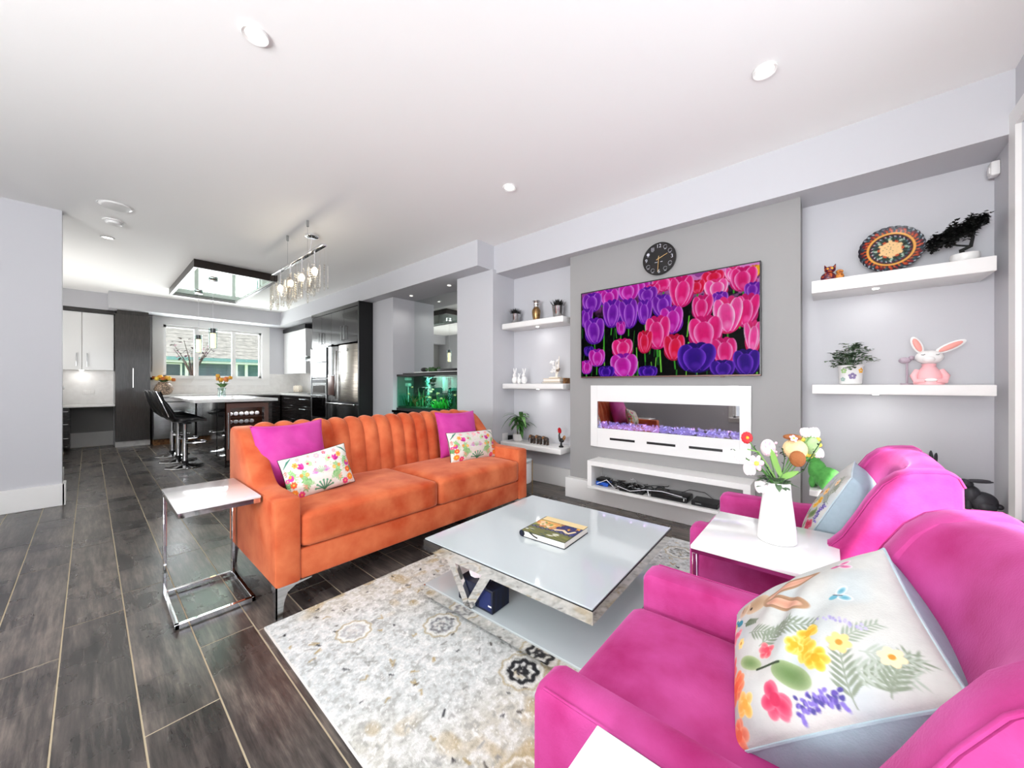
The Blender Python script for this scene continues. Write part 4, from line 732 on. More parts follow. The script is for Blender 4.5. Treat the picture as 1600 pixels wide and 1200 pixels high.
for i in (1, 2, 4, 5, 7, 8, 10, 11):
    nm = MB(); a = math.pi/2-i*math.pi/6; c0 = (math.cos(a)*.105, math.sin(a)*.105); rr = .015; n = 12 if i % 3 else 5
    if i == 10: nm.cyl((cx, cy-c0[0], cz+c0[1]), (cx-.002, cy-c0[0], cz+c0[1]), .013, n=12)
    elif i == 11:
        for k in (-1, 0, 1): nm.box((cx-.002, cy-c0[0]-.014, cz+c0[1]+k*.011-.001), (cx, cy-c0[0]+.014, cz+c0[1]+k*.011+.001)).box((cx-.002, cy-c0[0]+k*.011-.001, cz+c0[1]-.013), (cx, cy-c0[0]+k*.011+.001, cz+c0[1]+.013))
    else: nm.tube([(cx-.001, cy-(c0[0]+math.cos(q)*rr), cz+c0[1]+math.sin(q)*rr) for q in [2*math.pi*k/n+.3 for k in range(n)]], .0011, 4)
    P('hour_mark', nm.box((cx-.002, cy-c0[0]-.009, cz+c0[1]-.021), (cx, cy-c0[0]+.009, cz+c0[1]-.0185)), 'numeral', t, None)
P('dial_line', MB().box((cx-.002, cy-.03, cz-.030), (cx, cy-.012, cz-.026)).box((cx-.002, cy+.012, cz-.030), (cx, cy+.035, cz-.026)), 'numeral', t, None)
def hand(ang, L_, x, w_):
    dy, dz = -math.sin(ang), math.cos(ang); py, pz = dz, -dy; pts = [(cy-dy*.022+py*w_, cz-dz*.022+pz*w_), (cy-dy*.022-py*w_, cz-dz*.022-pz*w_), (cy+dy*L_-py*w_*.6, cz+dz*L_-pz*w_*.6), (cy+dy*L_+py*w_*.6, cz+dz*L_+pz*w_*.6)]; return MB().prism(pts, 0, x-.002, x)
P('hour_hand', hand(math.radians(67), .078, cx-.004, .0038), 'gold', t, None); P('minute_hand', hand(math.radians(184), .112, cx-.007, .0032), 'gold', t, None); P('hub', disc(cx, .007, .011, 16), 'gold', t)
# fireplace
t = T('electric_fireplace', 'white wall-mounted electric fireplace glowing with blue crystals', 'fireplace', (3.18, 1.09, .528)); fx = 3.168
P('surround', MB().rbox((fx, 1.67, .53), (3.199, 1.742, 1.112), .002, 1).rbox((fx, .432, .53), (3.199, .505, 1.112), .002, 1).box((fx, .505, .962), (3.199, 1.67, 1.112)).box((fx, .505, .53), (3.199, 1.67, .708)), 'white_gloss', t)
P('firebox', MB().box((3.1991, .505, .708), (3.1996, 1.67, .962)), 'black_satin', t); P('glass', B((fx+.006, .505, .708), (fx+.010, 1.67, .962)), 'fire_glass', t)
cb = MB(); rg = random.Random(8)
for i in range(760): y = rg.uniform(.515, 1.66); z = .712+rg.triangular(0, .062, .01); cb.ball((rg.uniform(3.181, 3.192), y, min(z, .775)), (rg.uniform(.004, .007), rg.uniform(.006, .013), rg.uniform(.006, .012)), 5, 3, R=Matrix.Rotation(rg.uniform(0, 3), 3, 'X'))
P('crystals', cb, 'crystals', t, None, kind='stuff')
for i in range(9): lamp('ember_glow', 'POINT', (3.186, .57+i*.13, .765), .10, (.55, .4, 1), .01)
for a, b_ in ((1.304, 1.542), (.96, 1.198), (.616, .856)): P('vent_slot', B((fx-.0012, a, .606), (fx, b_, .626)), 'black_satin', t)
# media box
t = T('media_shelf_box', 'open white media box under the fireplace full of cables', 'shelf', (3.1, 1.05, .176)); mx = 2.985
P('box', MB().rbox((mx, .41, .385), (3.199, 1.675, .428), .002, 1).rbox((mx, .41, .176), (3.129, 1.675, .200), .002, 1).rbox((mx, 1.632, .2), (3.199, 1.675, .386), .002, 1).rbox((mx, .41, .2), (3.199, .455, .386), .002, 1).box((3.129, .42, .1931), (3.199, 1.66, .1999)), 'white_satin', t)
t = T('cable_box', 'black set-top box at the right end of the media box', 'electronics', (3.09, .70, .2)); P('case', RB((3.02, .62, .201), (3.16, .80, .236), .003, 1), 'black_plastic', t); P('display', B((3.0185, .73, .216), (3.02, .77, .222)), 'steel', t)
t = T('video_recorder', 'wide black video recorder in the middle of the media box', 'electronics', (3.1, .96, .2)); P('case', RB((3.02, .83, .201), (3.18, 1.11, .245), .006, 2), 'black_plastic', t); P('front_glass', RB((3.017, .84, .206), (3.021, 1.10, .238), .002, 1), 'black_gloss', t); P('button', RB((3.0155, .85, .215), (3.0175, .855, .235), .001, 1), 'white_satin', t)
t = T('modem', 'slim black modem lying among the cables in the media box', 'electronics', (3.08, 1.27, .2)); P('case', RB((3.01, 1.17, .201), (3.09, 1.38, .217), .004, 1), 'black_plastic', t); P('light', B((3.0085, 1.2, .207), (3.01, 1.22, .21)), 'steel', t)
t = T('network_router', 'black box over a blue case at the left end of the media box', 'electronics', (3.12, 1.57, .2)); P('blue_case', RB((3.04, 1.50, .201), (3.13, 1.62, .236), .006, 1), 'blue_plastic', t, label='bright blue lower case'); P('black_case', RB((3.05, 1.53, .237), (3.15, 1.62, .262), .004, 1), 'black_plastic', t)
cbk = MB(); cwh = MB(); rg = random.Random(9)
def cable(mb, r):
    y = rg.uniform(1.12, 1.52); p = Vector((rg.uniform(3.06, 3.16), y, .21)); pts = [p.copy()]
    for k in range(9): p = p+Vector((rg.uniform(-.03, .03), rg.uniform(-.055, .055), rg.uniform(-.022, .028))); p.z = min(max(p.z, .208), .285); p.x = min(max(p.x, 3.03), 3.185); p.y = min(max(p.y, 1.0), 1.6); pts.append(p.copy())
    mb.tube(pts, r, 5)
for i in range(34): cable(cbk, .0035)
for i in range(3): cable(cwh, .0022)
cwh.tube([(3.03, 1.6, .22), (3.02, 1.50, .27), (3.02, 1.43, .215)], .003, 6).tube([(3.02, 1.40, .235), (3.01, 1.28, .215), (3.01, 1.15, .25), (3.02, 1.02, .26), (3.0, .86, .252)], .003, 6).tube([(3.01, 1.12, .205), (3.01, 1.13, .245), (3.06, 1.14, .25)], .003, 6)
S('cable_tangle', cbk, 'wire_black', 'tangle of black cables in the media box', 'cables', kind='stuff', smooth=60); S('white_cables', cwh, 'wire_white', 'thin white cables looping over the black ones', 'cables', smooth=60)
S('power_lead', MB().tube([(3.16, .66, .225), (3.17, .74, .27), (3.16, .85, .275), (3.12, .9, .25)], .002, 6), 'wire_black', 'thin black lead arching behind the set-top box', 'cable', smooth=60)
# ---- left niche objects
gp = None
for y, z0, s_, l in ((2.80, 1.829, 1.0, 'small silver pot of dark grass at the left end of the top shelf'), (2.20, 1.829, 1.08, 'small silver pot of dark grass at the right end of the top shelf')):
    if gp is None:
        gp = T('potted_grass', l, 'plant', (3.29, y, z0), group='silver grass pots', world=False); P('pot', MB().lathe([(.042, 0), (.046, .004), (.056, .115), (.059, .12), (.055, .12), (.052, .11), (0, .105)], n=28), 'silver_pot', gp)
        g = MB(); rg = random.Random(3)
        for i in range(150): a = rg.uniform(0, 6.28); r = rg.uniform(0, .045); k = r/.045; g.leaf((math.cos(a)*r, math.sin(a)*r, .105), (math.cos(a)*k*.8, math.sin(a)*k*.8, 1), rg.uniform(.05, .095), .008, droop=.12*k, n=3)
        P('grass', g, 'black_leaf', gp, None); gp.location = (3.29, y, z0)
    else: o = dup(gp, (3.29, y, z0), 1.3, l); o.scale = (s_,)*3
t = T('brass_vase', 'tall brass and grey vase in the middle of the top shelf', 'vase', (3.29, 2.49, 1.829)); v = P('body', MB().lathe([(.030, 0), (.033, .006), (.042, .05), (.048, .10), (.047, .125), (.032, .15)], (3.29, 2.49, 1.829), 28), 'brass', t); P('neck', MB().lathe([(.035, .15), (.026, .16), (.026, .205), (.034, .222), (.043, .226), (.043, .232), (.03, .232)], (3.29, 2.49, 1.829), 28), 'silver_pot', t)
for z in (.155, .18, .205): P('ring', MB().lathe([(.027, z), (.031, z+.004), (.027, z+.008)], (3.29, 2.49, 1.829), 24), 'brass', t)
wr = None
for y, h_, l in ((2.79, .19, 'tallest white rabbit figurine at the left of the middle shelf'), (2.72, .13, 'short white rabbit figurine between its two companions'), (2.65, .185, 'white rabbit figurine on the right of the trio')):
    k = h_/.19; t = T('rabbit_figurine', l, 'figurine', (3.27, y, 1.131), group='white rabbit figurines'); c_ = (3.27, y, 1.131)
    P('body', MB().ball((c_[0], y, 1.131+.042*k), (.032*k+.006, .032*k+.004, .045*k), 16, 10).ball((c_[0]-.01, y, 1.131+.095*k), (.022*k, .02*k, .026*k), 14, 8), 'ceramic_white', t)
    for s_ in (-1, 1): P('ear', MB().ball((c_[0], y+s_*.012*k, 1.131+.145*k), (.006, .008*k, .038*k), 10, 7, R=Matrix.Rotation(-s_*.25, 3, 'X')), 'ceramic_white', t)
for z0, z1, a, b_, m_, l in ((1.131, 1.147, 2.10, 2.345, 'book_dark', 'dark brown book lying lowest on the middle shelf'), (1.148, 1.185, 2.11, 2.325, 'tan', 'thicker tan book lying on the dark one')):
    t = T('book', l, 'book', (3.27, 2.22, z0)); P('pages', B((3.195, a+.004, z0+.003), (3.36, b_-.004, z1-.003)), 'paper', t); P('cover', MB().box((3.19, a, z0), (3.365, b_, z0+.003)).box((3.19, a, z1-.003), (3.365, b_, z1)).box((3.365, a, z0), (3.368, b_, z1)), m_, t, None)
t = T('flower_ornament', 'cream china ornament with blossoms standing on the tan book', 'ornament', (3.27, 2.22, 1.186)); P('base', MB().cushion((3.23, 2.16, 1.186), (3.31, 2.28, 1.204), .008, 4), 'cream', t); mb = MB(); rg = random.Random(4)
for i in range(5): a = rg.uniform(-.05, .05); mb.tube([(3.27, 2.22+a*.4, 1.2), (3.27, 2.22+a, 1.27), (3.26, 2.22+a*1.3, 1.30+.03*i)], .004, 6)
P('stem', mb, 'cream', t); mb = MB()
for i in range(12): c_ = (3.26+rg.uniform(-.02, .02), 2.22+rg.uniform(-.07, .06), 1.25+rg.uniform(0, .13)); mb.ball(c_, (.008, .02, .014), 8, 5, R=Matrix.Rotation(rg.uniform(0, 3), 3, 'X'))
P('blossoms', mb, 'ceramic_white', t); P('bird', MB().ball((3.25, 2.175, 1.27), (.012, .022, .014), 10, 7).ball((3.25, 2.155, 1.285), .009, 8, 6), mat('dusty', '7a6a5c', .5), t, label='small brown bird')
t = T('brass_ornament', 'small brown stand leaning against the right of the books', 'ornament', (3.30, 2.085, 1.131)); P('plate', RB((3.22, 2.078, 1.131), (3.34, 2.090, 1.19), .003, 1), 'brown', t)
# potted plant
t = T('potted_dracaena', 'leafy green plant in a white pot on the low left shelf', 'plant', (3.27, 2.70, .463)); P('pot', MB().lathe([(.04, 0), (.052, .01), (.062, .08), (.065, .085), (.058, .085), (0, .075)], (3.27, 2.74, .463), 24), 'ceramic_white', t)
stm = MB(); rg = random.Random(6)
for k in range(3): a = k*2.1; stm.tube([(3.27+math.cos(a)*.02, 2.72+math.sin(a)*.02, .53), (3.26+math.cos(a)*.03, 2.71+math.sin(a)*.03, .68)], .007, 7)
P('canes', stm, mat('cane', '6d6a3e', .6, c2='3b3f25', ns=50), t)
for i in range(46):
    a = rg.uniform(0, 6.28); z = rg.uniform(.58, .74); e = rg.uniform(.3, 1.9); L_ = rg.uniform(.12, .24)
    d_ = (math.cos(a)*.75-.15, math.sin(a), e); lf = MB().leaf((3.26, 2.70, z), d_, L_*1.15, .046, droop=rg.uniform(.5, 1.1), n=6)
    mxx = max(v[0] for v in lf.v); 
    lf.v = [(min(x_, 3.40), min(y_, 2.895), max(z_, .47)) for x_, y_, z_ in lf.v]
    P('leaf', lf, 'leaf_dark' if i % 4 else 'leaf_mid', t, 60, nofix=True)
for d_, L_ in (((-.6, .75, .9), .3), ((-.5, -.8, 1.0), .3), ((-.7, .5, .7), .28)): P('leaf', MB().leaf((3.26, 2.70, .73), d_, L_, .036, droop=.6, n=6), 'leaf_mid', t, 60, nofix=True)
def elephant(y, s_, l, x=3.25):
    t = T('elephant_figurine', l, 'figurine', (x, y, .463), group='brown elephant figurines'); z = .463
    P('body', MB().ball((x, y, z+.062*s_), (.022*s_, .036*s_, .026*s_), 14, 9).ball((x-.0, y+.036*s_, z+.075*s_), (.017*s_, .019*s_, .020*s_), 12, 8).tube([(x, y+.05*s_, z+.07*s_), (x, y+.062*s_, z+.04*s_), (x, y+.058*s_, z+.012*s_)], [.008*s_, .006*s_, .003*s_], 7), 'elephant', t)
    for a in (-.02, .02):
        for b_ in (-.011, .011): P('leg', MB().cyl((x+b_*s_, y+a*s_, z), (x+b_*s_, y+a*s_, z+.05*s_), .0085*s_, .009*s_, 10), 'elephant', t)
    for b_ in (-1, 1): P('ear', MB().ball((x+b_*.018*s_, y+.032*s_, z+.076*s_), (.003, .013*s_, .016*s_), 10, 6), 'brown', t)
elephant(2.505, 1.0, 'dark elephant figurine, leftmost beside the plant'); elephant(2.415, 1.05, 'dark elephant figurine in the middle of the row'); elephant(2.325, 1.0, 'brown and tan elephant figurine, rightmost of the row')
t = T('rooster_figurine', 'black rooster figurine with red comb at the low shelf end', 'figurine', (3.24, 2.125, .463)); z = .463; y = 2.125
P('base', MB().lathe([(.024, 0), (.026, .01), (.012, .02), (.009, .05)], (3.24, y, z), 16), 'black_satin', t); P('body', MB().ball((3.24, y-.004, z+.072), (.017, .032, .024), 14, 9).tube([(3.24, y+.018, z+.08), (3.24, y+.026, z+.12), (3.24, y+.02, z+.15)], [.014, .009, .008], 8), 'black_satin', t)
P('comb', MB().prism([(y+.004, z+.145), (y+.036, z+.15), (y+.04, z+.19), (y+.026, z+.205), (y+.008, z+.195), (y-.002, z+.17)], 0, 3.235, 3.245), 'red', t); P('tail', MB().ball((3.24, y-.035, z+.10), (.008, .018, .03), 10, 7, R=Matrix.Rotation(.4, 3, 'X')), 'brown', t)
t = T('wall_outlet', 'white wall outlet with a black charger plugged in', 'outlet', (3.27, 2.929, .45)); P('plate', RB((3.20, 2.922, .42), (3.30, 2.9299, .54), .003, 1), 'white_trim', t); 
S('charger_plug', MB().rbox((3.345-.055, 2.885, .445), (3.345, 2.921, .51), .006).tube([(3.315, 2.90, .447), (3.315, 2.89, .42), (3.31, 2.90, .40)], .003, 6), 'black_plastic', 'black charger plugged into the niche outlet', 'plug')
# ---- right niche objects
t = T('owl_figurine', 'colourful owl figurine at the left end of the top right shelf', 'figurine', (3.25, 0, 1.806)); y = -.0; z = 1.806; ow = mat('owl_paint', '4a1030', .3, c2='c05a2a', ns=60, thr=(.5, .6))
P('body', MB().ball((3.25, y+.005, z+.035), (.028, .04, .036), 16, 10), ow, t); P('head', MB().ball((3.245, y-.004, z+.085), (.024, .030, .022), 14, 9), 'owl_paint', t)
for s_ in (-1, 1): P('ear', MB().cyl((3.245, y-.004+s_*.02, z+.095), (3.245, y-.004+s_*.028, z+.118), .01, .002, 8), 'owl_paint', t); P('eye', MB().ball((3.224, y-.004+s_*.011, z+.088), (.003, .007, .007), 8, 6), 'amber_petal', t)
t = T('owl_figurine', 'small orange owl figurine tucked beside the colourful one', 'figurine', (3.26, -.055, 1.806)); P('body', MB().ball((3.26, -.052, z+.03), (.02, .024, .032), 14, 9), mat('owl_orange', 'd88a3a', .3, c2='7a3a20', ns=70, thr=(.5, .6)), t); P('head', MB().ball((3.255, -.052, z+.065), (.016, .02, .014), 12, 8), 'owl_orange', t)
# plate
n_ = 210; cv = Cv(n_, n_, '0c0c14'); c0 = n_/2; R0 = n_/2
cv.ell(c0, c0, R0*.97, R0*.97, 0, '141020'); rg = random.Random(12)
for i in range(36):
    a = 2*math.pi*i/36; cv.ell(c0+math.cos(a)*R0*.86, c0+math.sin(a)*R0*.86, 5, 5, 0, ['b8401c', '2a4a50', '7a1a20'][i % 3]); cv.ell(c0+math.cos(a+.09)*R0*.93, c0+math.sin(a+.09)*R0*.93, 2.6, 2.6, 0, 'a8b8c0'); cv.ell(c0+math.cos(a+.05)*R0*.79, c0+math.sin(a+.05)*R0*.79, 5, 3.4, a, 'c8501c')
cv.ell(c0, c0, R0*.74, R0*.74, 0, 'e0a048'); cv.ell(c0, c0, R0*.66, R0*.66, 0, '0e0e16')
for i in range(24):
    a = 2*math.pi*i/24
    for rr, c_, q in ((.60, '6a2030', 4.2), (.53, '3a5a60', 4.6), (.45, '1e3a28', 5)): cv.ell(c0+math.cos(a+rr*3)*R0*rr, c0+math.sin(a+rr*3)*R0*rr, q, q, 0, c_)
    cv.ell(c0+math.cos(a)*R0*.57, c0+math.sin(a)*R0*.57, 1.8, 1.8, 0, 'c8ccd0')
for i in range(8):
    a = 2*math.pi*i/8; cv.ell(c0+math.cos(a)*R0*.47, c0+math.sin(a)*R0*.47, 9, 5, a+.8, '9fb4a0'); cv.ell(c0+math.cos(a+.1)*R0*.47, c0+math.sin(a+.1)*R0*.47, 5, 3, a, '1e4a30')
cv.ell(c0, c0, R0*.34, R0*.34, 0, 'e8c088')
for i in range(12): a = 2*math.pi*i/12; cv.ell(c0+math.cos(a)*R0*.36, c0+math.sin(a)*R0*.36, 5, 6.5, a, ['b8481c', 'e8c088'][i % 2])
for i in range(19): a = i*2.4; r = 3.6*math.sqrt(i)*1.7; cv.ell(c0+math.cos(a)*r, c0+math.sin(a)*r, 1.6, 1.6, 0, '6a6a48')
t = T('painted_plate', 'painted scalloped plate in dark and amber on the top right shelf', 'plate', (3.33, -.295, 1.806)); pc = Vector((3.345, -.295, 1.985)); tl = .16
def pl(r, a, dx): sc = 1+.03*abs(math.sin(a*13))*(r > .9); y_ = r*sc*.147*math.cos(a); z_ = r*sc*.147*math.sin(a); return (pc.x+dx+z_*math.sin(tl), pc.y-y_, pc.z+z_*math.cos(tl))
mb = MB(); nr, na = 26, 104; cols = []
for j in range(nr+1):
    r = j/nr
    for i in range(na):
        a = 2*math.pi*i/na; mb.v.append(pl(r, a, -.012*max(0, (r-.7)/.3)**1.0-.004)); px_ = int(min(n_-1, max(0, c0+r*math.cos(a)*R0*.98))); py_ = int(min(n_-1, max(0, c0-r*math.sin(a)*R0*.98))); cols.append(cv.a[py_, px_])
for j in range(nr): mb.f += [(j*na+i, j*na+(i+1) % na, (j+1)*na+(i+1) % na, (j+1)*na+i) for i in range(na)]
o_ = len(mb.v)
for j in (nr, 0):
    for i in range(na): mb.v.append(pl(j/nr if j else .3, 2*math.pi*i/na, (-.012 if j else 0)+.004)); cols.append(np.array([.05, .05, .07]))
mb.f += [(nr*na+i, nr*na+(i+1) % na, o_+(i+1) % na, o_+i) for i in range(na)]+[(o_+i, o_+(i+1) % na, o_+na+(i+1) % na, o_+na+i) for i in range(na)]+[tuple(o_+na+i for i in range(na))]
mb.m = [0]*len(mb.f); mb.c = [(0, s2l(np.array(cols)))]; P('plate', mb, 'print_gloss', t, 60)
t = T('plate_stand', 'clear plate stand holding the painted plate', 'stand', (3.33, -.295, 1.806)); 
for y in (-.24, -.35): P('arm', MB().tube([(3.28, y, 1.85), (3.285, y, 1.812), (3.38, y, 1.812), (3.385, y, 1.93)], .004, 6), 'clear_glass', t)
# bonsai
t = T('bonsai_tree', 'black bonsai tree in a white oval bowl on the top right shelf', 'plant', (3.27, -.59, 1.806)); z = 1.806; y = -.585
P('bowl', MB().lathe([(.035, 0), (.045, .006), (.058, .04), (.055, .06), (.05, .06), (0, .052)], (3.27, y, z), 28), 'ceramic_white', t); P('trunk', MB().tube([(3.27, y+.005, z+.05), (3.27, y+.012, z+.085), (3.265, y-.02, z+.10), (3.265, y-.028, z+.15), (3.26, y-.02, z+.19)], [.014, .012, .009, .007, .005], 8).tube([(3.265, y-.018, z+.10), (3.26, y+.03, z+.115), (3.25, y+.06, z+.125)], [.006, .005, .003], 6), 'black_leaf', t)
fl_ = MB(); rg = random.Random(15)
for i in range(1900):
    q = rg.uniform(0, 1); yy_ = -.445-.215*q; zc = z+.135+.105*q**1.1; th_ = .034*math.sin(math.pi*(.10+.8*q))**.7+.006; th_ *= 1.15+.45*math.sin(q*19); c_ = (3.255+rg.gauss(0, .03), yy_, zc+rg.uniform(-th_, th_)); fl_.leaf(c_, (rg.uniform(-1, 1), rg.uniform(-1, 1), rg.uniform(-.2, .8)), .022, .016, n=2)
fl_.v = [(x_, max(y_, -.70), z_) for x_, y_, z_ in fl_.v]
P('foliage', fl_, 'black_leaf', t, None, nofix=True); 
# flower pot
t = T('flowered_planter', 'green leafy plant in a white pot painted with flowers', 'plant', (3.25, -.105, 1.122)); c_ = (3.25, -.105, 1.122); pp = P('pot', MB().lathe([(.045, 0), (.055, .006), (.062, .115), (.066, .125), (.06, .126), (.057, .115), (0, .11)], c_, 32), 'ceramic_white', t)
def potflower(a, z_, col, r=.021):
    mb = MB()
    for k in range(5):
        b_ = 2*math.pi*k/5+.3; az = a+math.cos(b_)*r*.6/.06; mb.ball((c_[0]+.0595*math.cos(az), c_[1]+.0595*math.sin(az), c_[2]+z_+math.sin(b_)*r*.6), (.004, r*.42, r*.42), 8, 5, R=Matrix.Rotation(az, 3, 'Z'))
    P('painted_flower', mb, col, pp)
potflower(math.radians(187), .055, mat('violet_paint', '8f7fa8', .4)); potflower(math.radians(232), .09, 'amber_petal', .018); potflower(math.radians(145), .09, 'knit_green', .018); potflower(math.radians(140), .035, mat('teal_paint', '9fb8b0', .4), .014)
rg = random.Random(21); lf = MB(); st_ = MB()
for i in range(52):
    a = rg.uniform(0, 6.28); r = rg.uniform(.02, .11); top_ = (c_[0]+math.cos(a)*r*.8-.01, c_[1]+math.sin(a)*r, c_[2]+.12+rg.uniform(.04, .17)-r*.7); st_.tube([(c_[0], c_[1], c_[2]+.11), ((c_[0]+top_[0])/2, (c_[1]+top_[1])/2, top_[2]+.005), top_], .0015, 4)
    for k in range(7): b_ = rg.uniform(0, 6.28); lf.leaf((top_[0]+rg.uniform(-.012, .012), top_[1]+rg.uniform(-.012, .012), top_[2]+rg.uniform(-.01, .01)), (math.cos(b_), math.sin(b_), rg.uniform(-.1, .6)), 
 .032, .022, n=3, droop=.3)
P('stems', st_, 'leaf_grey', t); P('foliage', lf, 'leaf_grey', t, None, nofix=True)
# pink rabbit bust
t = T('rabbit_bust', 'white-headed rabbit figurine in a pink jumper on the middle right shelf', 'figurine', (3.25, -.445, 1.122)); c_ = Vector((3.25, -.445, 1.122))
P('jumper', MB().lathe([(.062, 0), (.064, .012), (.056, .04), (.048, .075), (.034, .098), (.028, .108), (.031, .122), (.024, .124)], c_, 28), 'pink_ceramic', t)
for s_ in (-1, 1): P('arm', MB().tube([c_+Vector((-.005, s_*.047, .085)), c_+Vector((-.02, s_*.064, .05)), c_+Vector((-.04, s_*.056, .022)), c_+Vector((-.056, s_*.02, .024))], [.014, .017, .016, .012], 10), 'pink_ceramic', t)
P('paws', MB().ball(c_+Vector((-.062, .0, .028)), (.01, .026, .011), 12, 8), 'ceramic_white', t)
hd = P('head', MB().ball(c_+Vector((-.012, .0, .162)), (.045, .058, .040), 22, 14).ball(c_+Vector((-.046, .006, .15)), (.02, .026, .02), 14, 9), 'ceramic_white', t)
for s_, ang, L_ in ((-1, -1.05, .068), (1, .35, .055)):
    R = Matrix.Rotation(-ang, 3, 'X'); c1 = c_+Vector((0, s_*.03, .19))+R @ Vector((0, 0, L_*.9)); P('ear', MB().ball(c1, (.009, .023, L_), 14, 9, R=R), 'ceramic_white', hd); P('inner_ear', MB().ball(c1+Vector((-.006, 0, 0)), (.006, .015, L_*.78), 12, 8, R=R), 'ear_pink', hd)
P('eyelid', MB().tube([c_+Vector((-.053, -.035, .178)), c_+Vector((-.056, -.028, .173)), c_+Vector((-.056, -.02, .174))], .0015, 5).tube([c_+Vector((-.053, .022, .178)), c_+Vector((-.056, .03, .173)), c_+Vector((-.052, .037, .176))], .0015, 5), 'black_satin', hd)
t = T('lilac_figurine', 'tiny lilac bird peeping behind the pink rabbit', 'figurine', (3.37, -.37, 1.122)); P('perch', MB().cyl((3.37, -.37, 1.122), (3.37, -.37, 1.26), .005, n=8).cyl((3.37, -.37, 1.122), (3.37, -.37, 1.13), .03, n=16), 'lilac', t); P('body', MB().ball((3.37, -.36, 1.275), (.018, .028, .02), 12, 8).ball((3.37, -.39, 1.29), .014, 10, 7), 'lilac', t)
# rabbits
def rabbit(nm, lab, c_, s_, mtl, face, earn=2, spread=.3, lean=0):
    t = T(nm, lab, 'figurine', c_); c_ = Vector(c_); Rz = Matrix.Rotation(face, 3, 'Z'); q = lambda x, y, z: c_+Rz @ Vector((x*s_, y*s_, z*s_))
    def el(p, r, R=Matrix.Identity(3), n=18, m=12): return MB().ball(q(*p), tuple(k*s_ for k in r), n, m, R=Rz @ R)
    b_ = el((-.02, 0, .055), (.06, .042, .055)); 
    for p, r in (((.02, 0, .085), (.04, .034, .055)), ((.035, .02, .03), (.014, .012, .032)), ((.035, -.02, .03), (.014, .012, .032)), ((-.03, .034, .03), (.035, .014, .03)), ((-.03, -.034, .03), (.035, .014, .03)), ((-.082, 0, .035), (.016, .016, .016))): b_.ball(q(*p), tuple(k*s_ for k in r), 14, 9, R=Rz)
    P('body', b_, mtl, t); hd = P('head', el((.045, 0, .145), (.036, .027, .028)).ball(q(.072, 0, .138), (.018*s_, .016*s_, .014*s_), 12, 8, R=Rz), mtl, t)
    for k in (-1, 1): R = Matrix.Rotation(-k*spread, 3, 'X') @ Matrix.Rotation(-.5+lean, 3, 'Y'); P('ear', MB().ball(q(.03, k*.016, .165)+Rz @ (R @ Vector((0, 0, .042*s_))), (.008*s_, .014*s_, .046*s_), 12, 8, R=Rz @ R), mtl, hd)
    return t
rabbit('black_rabbit', 'black rabbit figurine with raised ears, left of the pair', (3.33, -.505, .426), 1.18, 'charcoal', math.radians(95), lean=.45)
rabbit('black_rabbit', 'black rabbit figurine with swept-back ears at the shelf corner', (3.21, -.615, .426), .98, 'charcoal', math.radians(95), spread=.15, lean=-1.0)
rabbit('green_rabbit', 'bright green rabbit figurine with upright ear on the low right shelf', (3.22, .035, .426), 1.35, 'green_plush', math.radians(70), spread=.12, lean=.55)
# ================================================================== FURNITURE
# rug
RX0, RX1, RY0, RY1 = .527, 2.77, -.62, 1.955
W_, H_ = 450, 515; cv = Cv(W_, H_, 'd0d4d2')
n1 = vnoise(H_, W_, 60, 31); n2 = vnoise(H_, W_, 14, 32); n3 = vnoise(H_, W_, 5, 33); n4 = vnoise(H_, W_, 2.2, 34)
cv.put(np.clip((n1-.45)*3, 0, 1), 'c6bda9', .55); cv.put(np.clip((.5-n1)*3, 0, 1), 'c4cbce', .5); cv.put(np.clip((n3*.6+n4*.4-.5)*5, 0, 1), 'e6e6e4', .75); cv.put(np.clip((.42-n3*.5-n4*.5)*7, 0, 1), '9d9c98', .55)
cv.put(np.clip((n2-.66)*7, 0, 1)*np.clip((n1-.4)*3, 0, 1), 'b59a68', .55)
ctr = np.abs(np.sin(n2*22+n3*2.5)); cv.put(np.clip((.16-ctr)*9, 0, 1), 'f0f0ee', .8)
rg = random.Random(41)
def wx(x, y): return ((x-RX0)/(RX1-RX0)*W_, (RY1-y)/(RY1-RY0)*H_)
def squig(px_, py_, r, c_, n=5, wd=1.8, al=.85):
    p = [(px_+rg.uniform(-r, r), py_+rg.uniform(-r, r)) for _ in range(n)]; cv.line(p, wd, c_, al)
for i in range(700): squig(rg.uniform(6, W_-6), rg.uniform(6, H_-6), rg.uniform(2, 5), rg.choice(['8f8f8c', 'f4f4f2', 'f4f4f2', 'aa9468', 'a8a8a6']), 4, 1.3, .7)
for i in range(250): squig(rg.uniform(6, W_-6), rg.uniform(6, H_-6), rg.uniform(1.2, 3.2), rg.choice(['26262a', '3a3a3e', '5a5550']), rg.choice([3, 4]), rg.uniform(.9, 1.5), .85)
def medal(x, y, r, col, al, broken=0):
    X_, Y_ = wx(x, y)
    for rr, wob in ((r, .1), (r*.86, .12)):
        pts = [(X_+rr*(1+wob*math.sin(8*a))*math.cos(a), Y_+rr*(1+wob*math.sin(8*a))*math.sin(a)) for a in [2*math.pi*k/60 for k in range(61)]]
        for k in range(60):
            if rg.random() > broken: cv.line(pts[k:k+2], 1.8, col, al)
    for k in range(16): a = rg.uniform(0, 6.28); q = rg.uniform(0, r*.6); squig(X_+math.cos(a)*q, Y_+math.sin(a)*q, 3.2, col if rg.random() > broken else 'dddad4', 3, 1.6, al)
    for q in (1.35, 1.6): 
        pts = [(X_+r*q*(1+.06*math.sin(10*a))*math.cos(a), Y_+r*q*(1+.06*math.sin(10*a))*math.sin(a)) for a in [2*math.pi*k/48 for k in range(49)]]; cv.line(pts, 1.6, 'f2f0ea' if q < 1.5 else 'b8a884', .6)
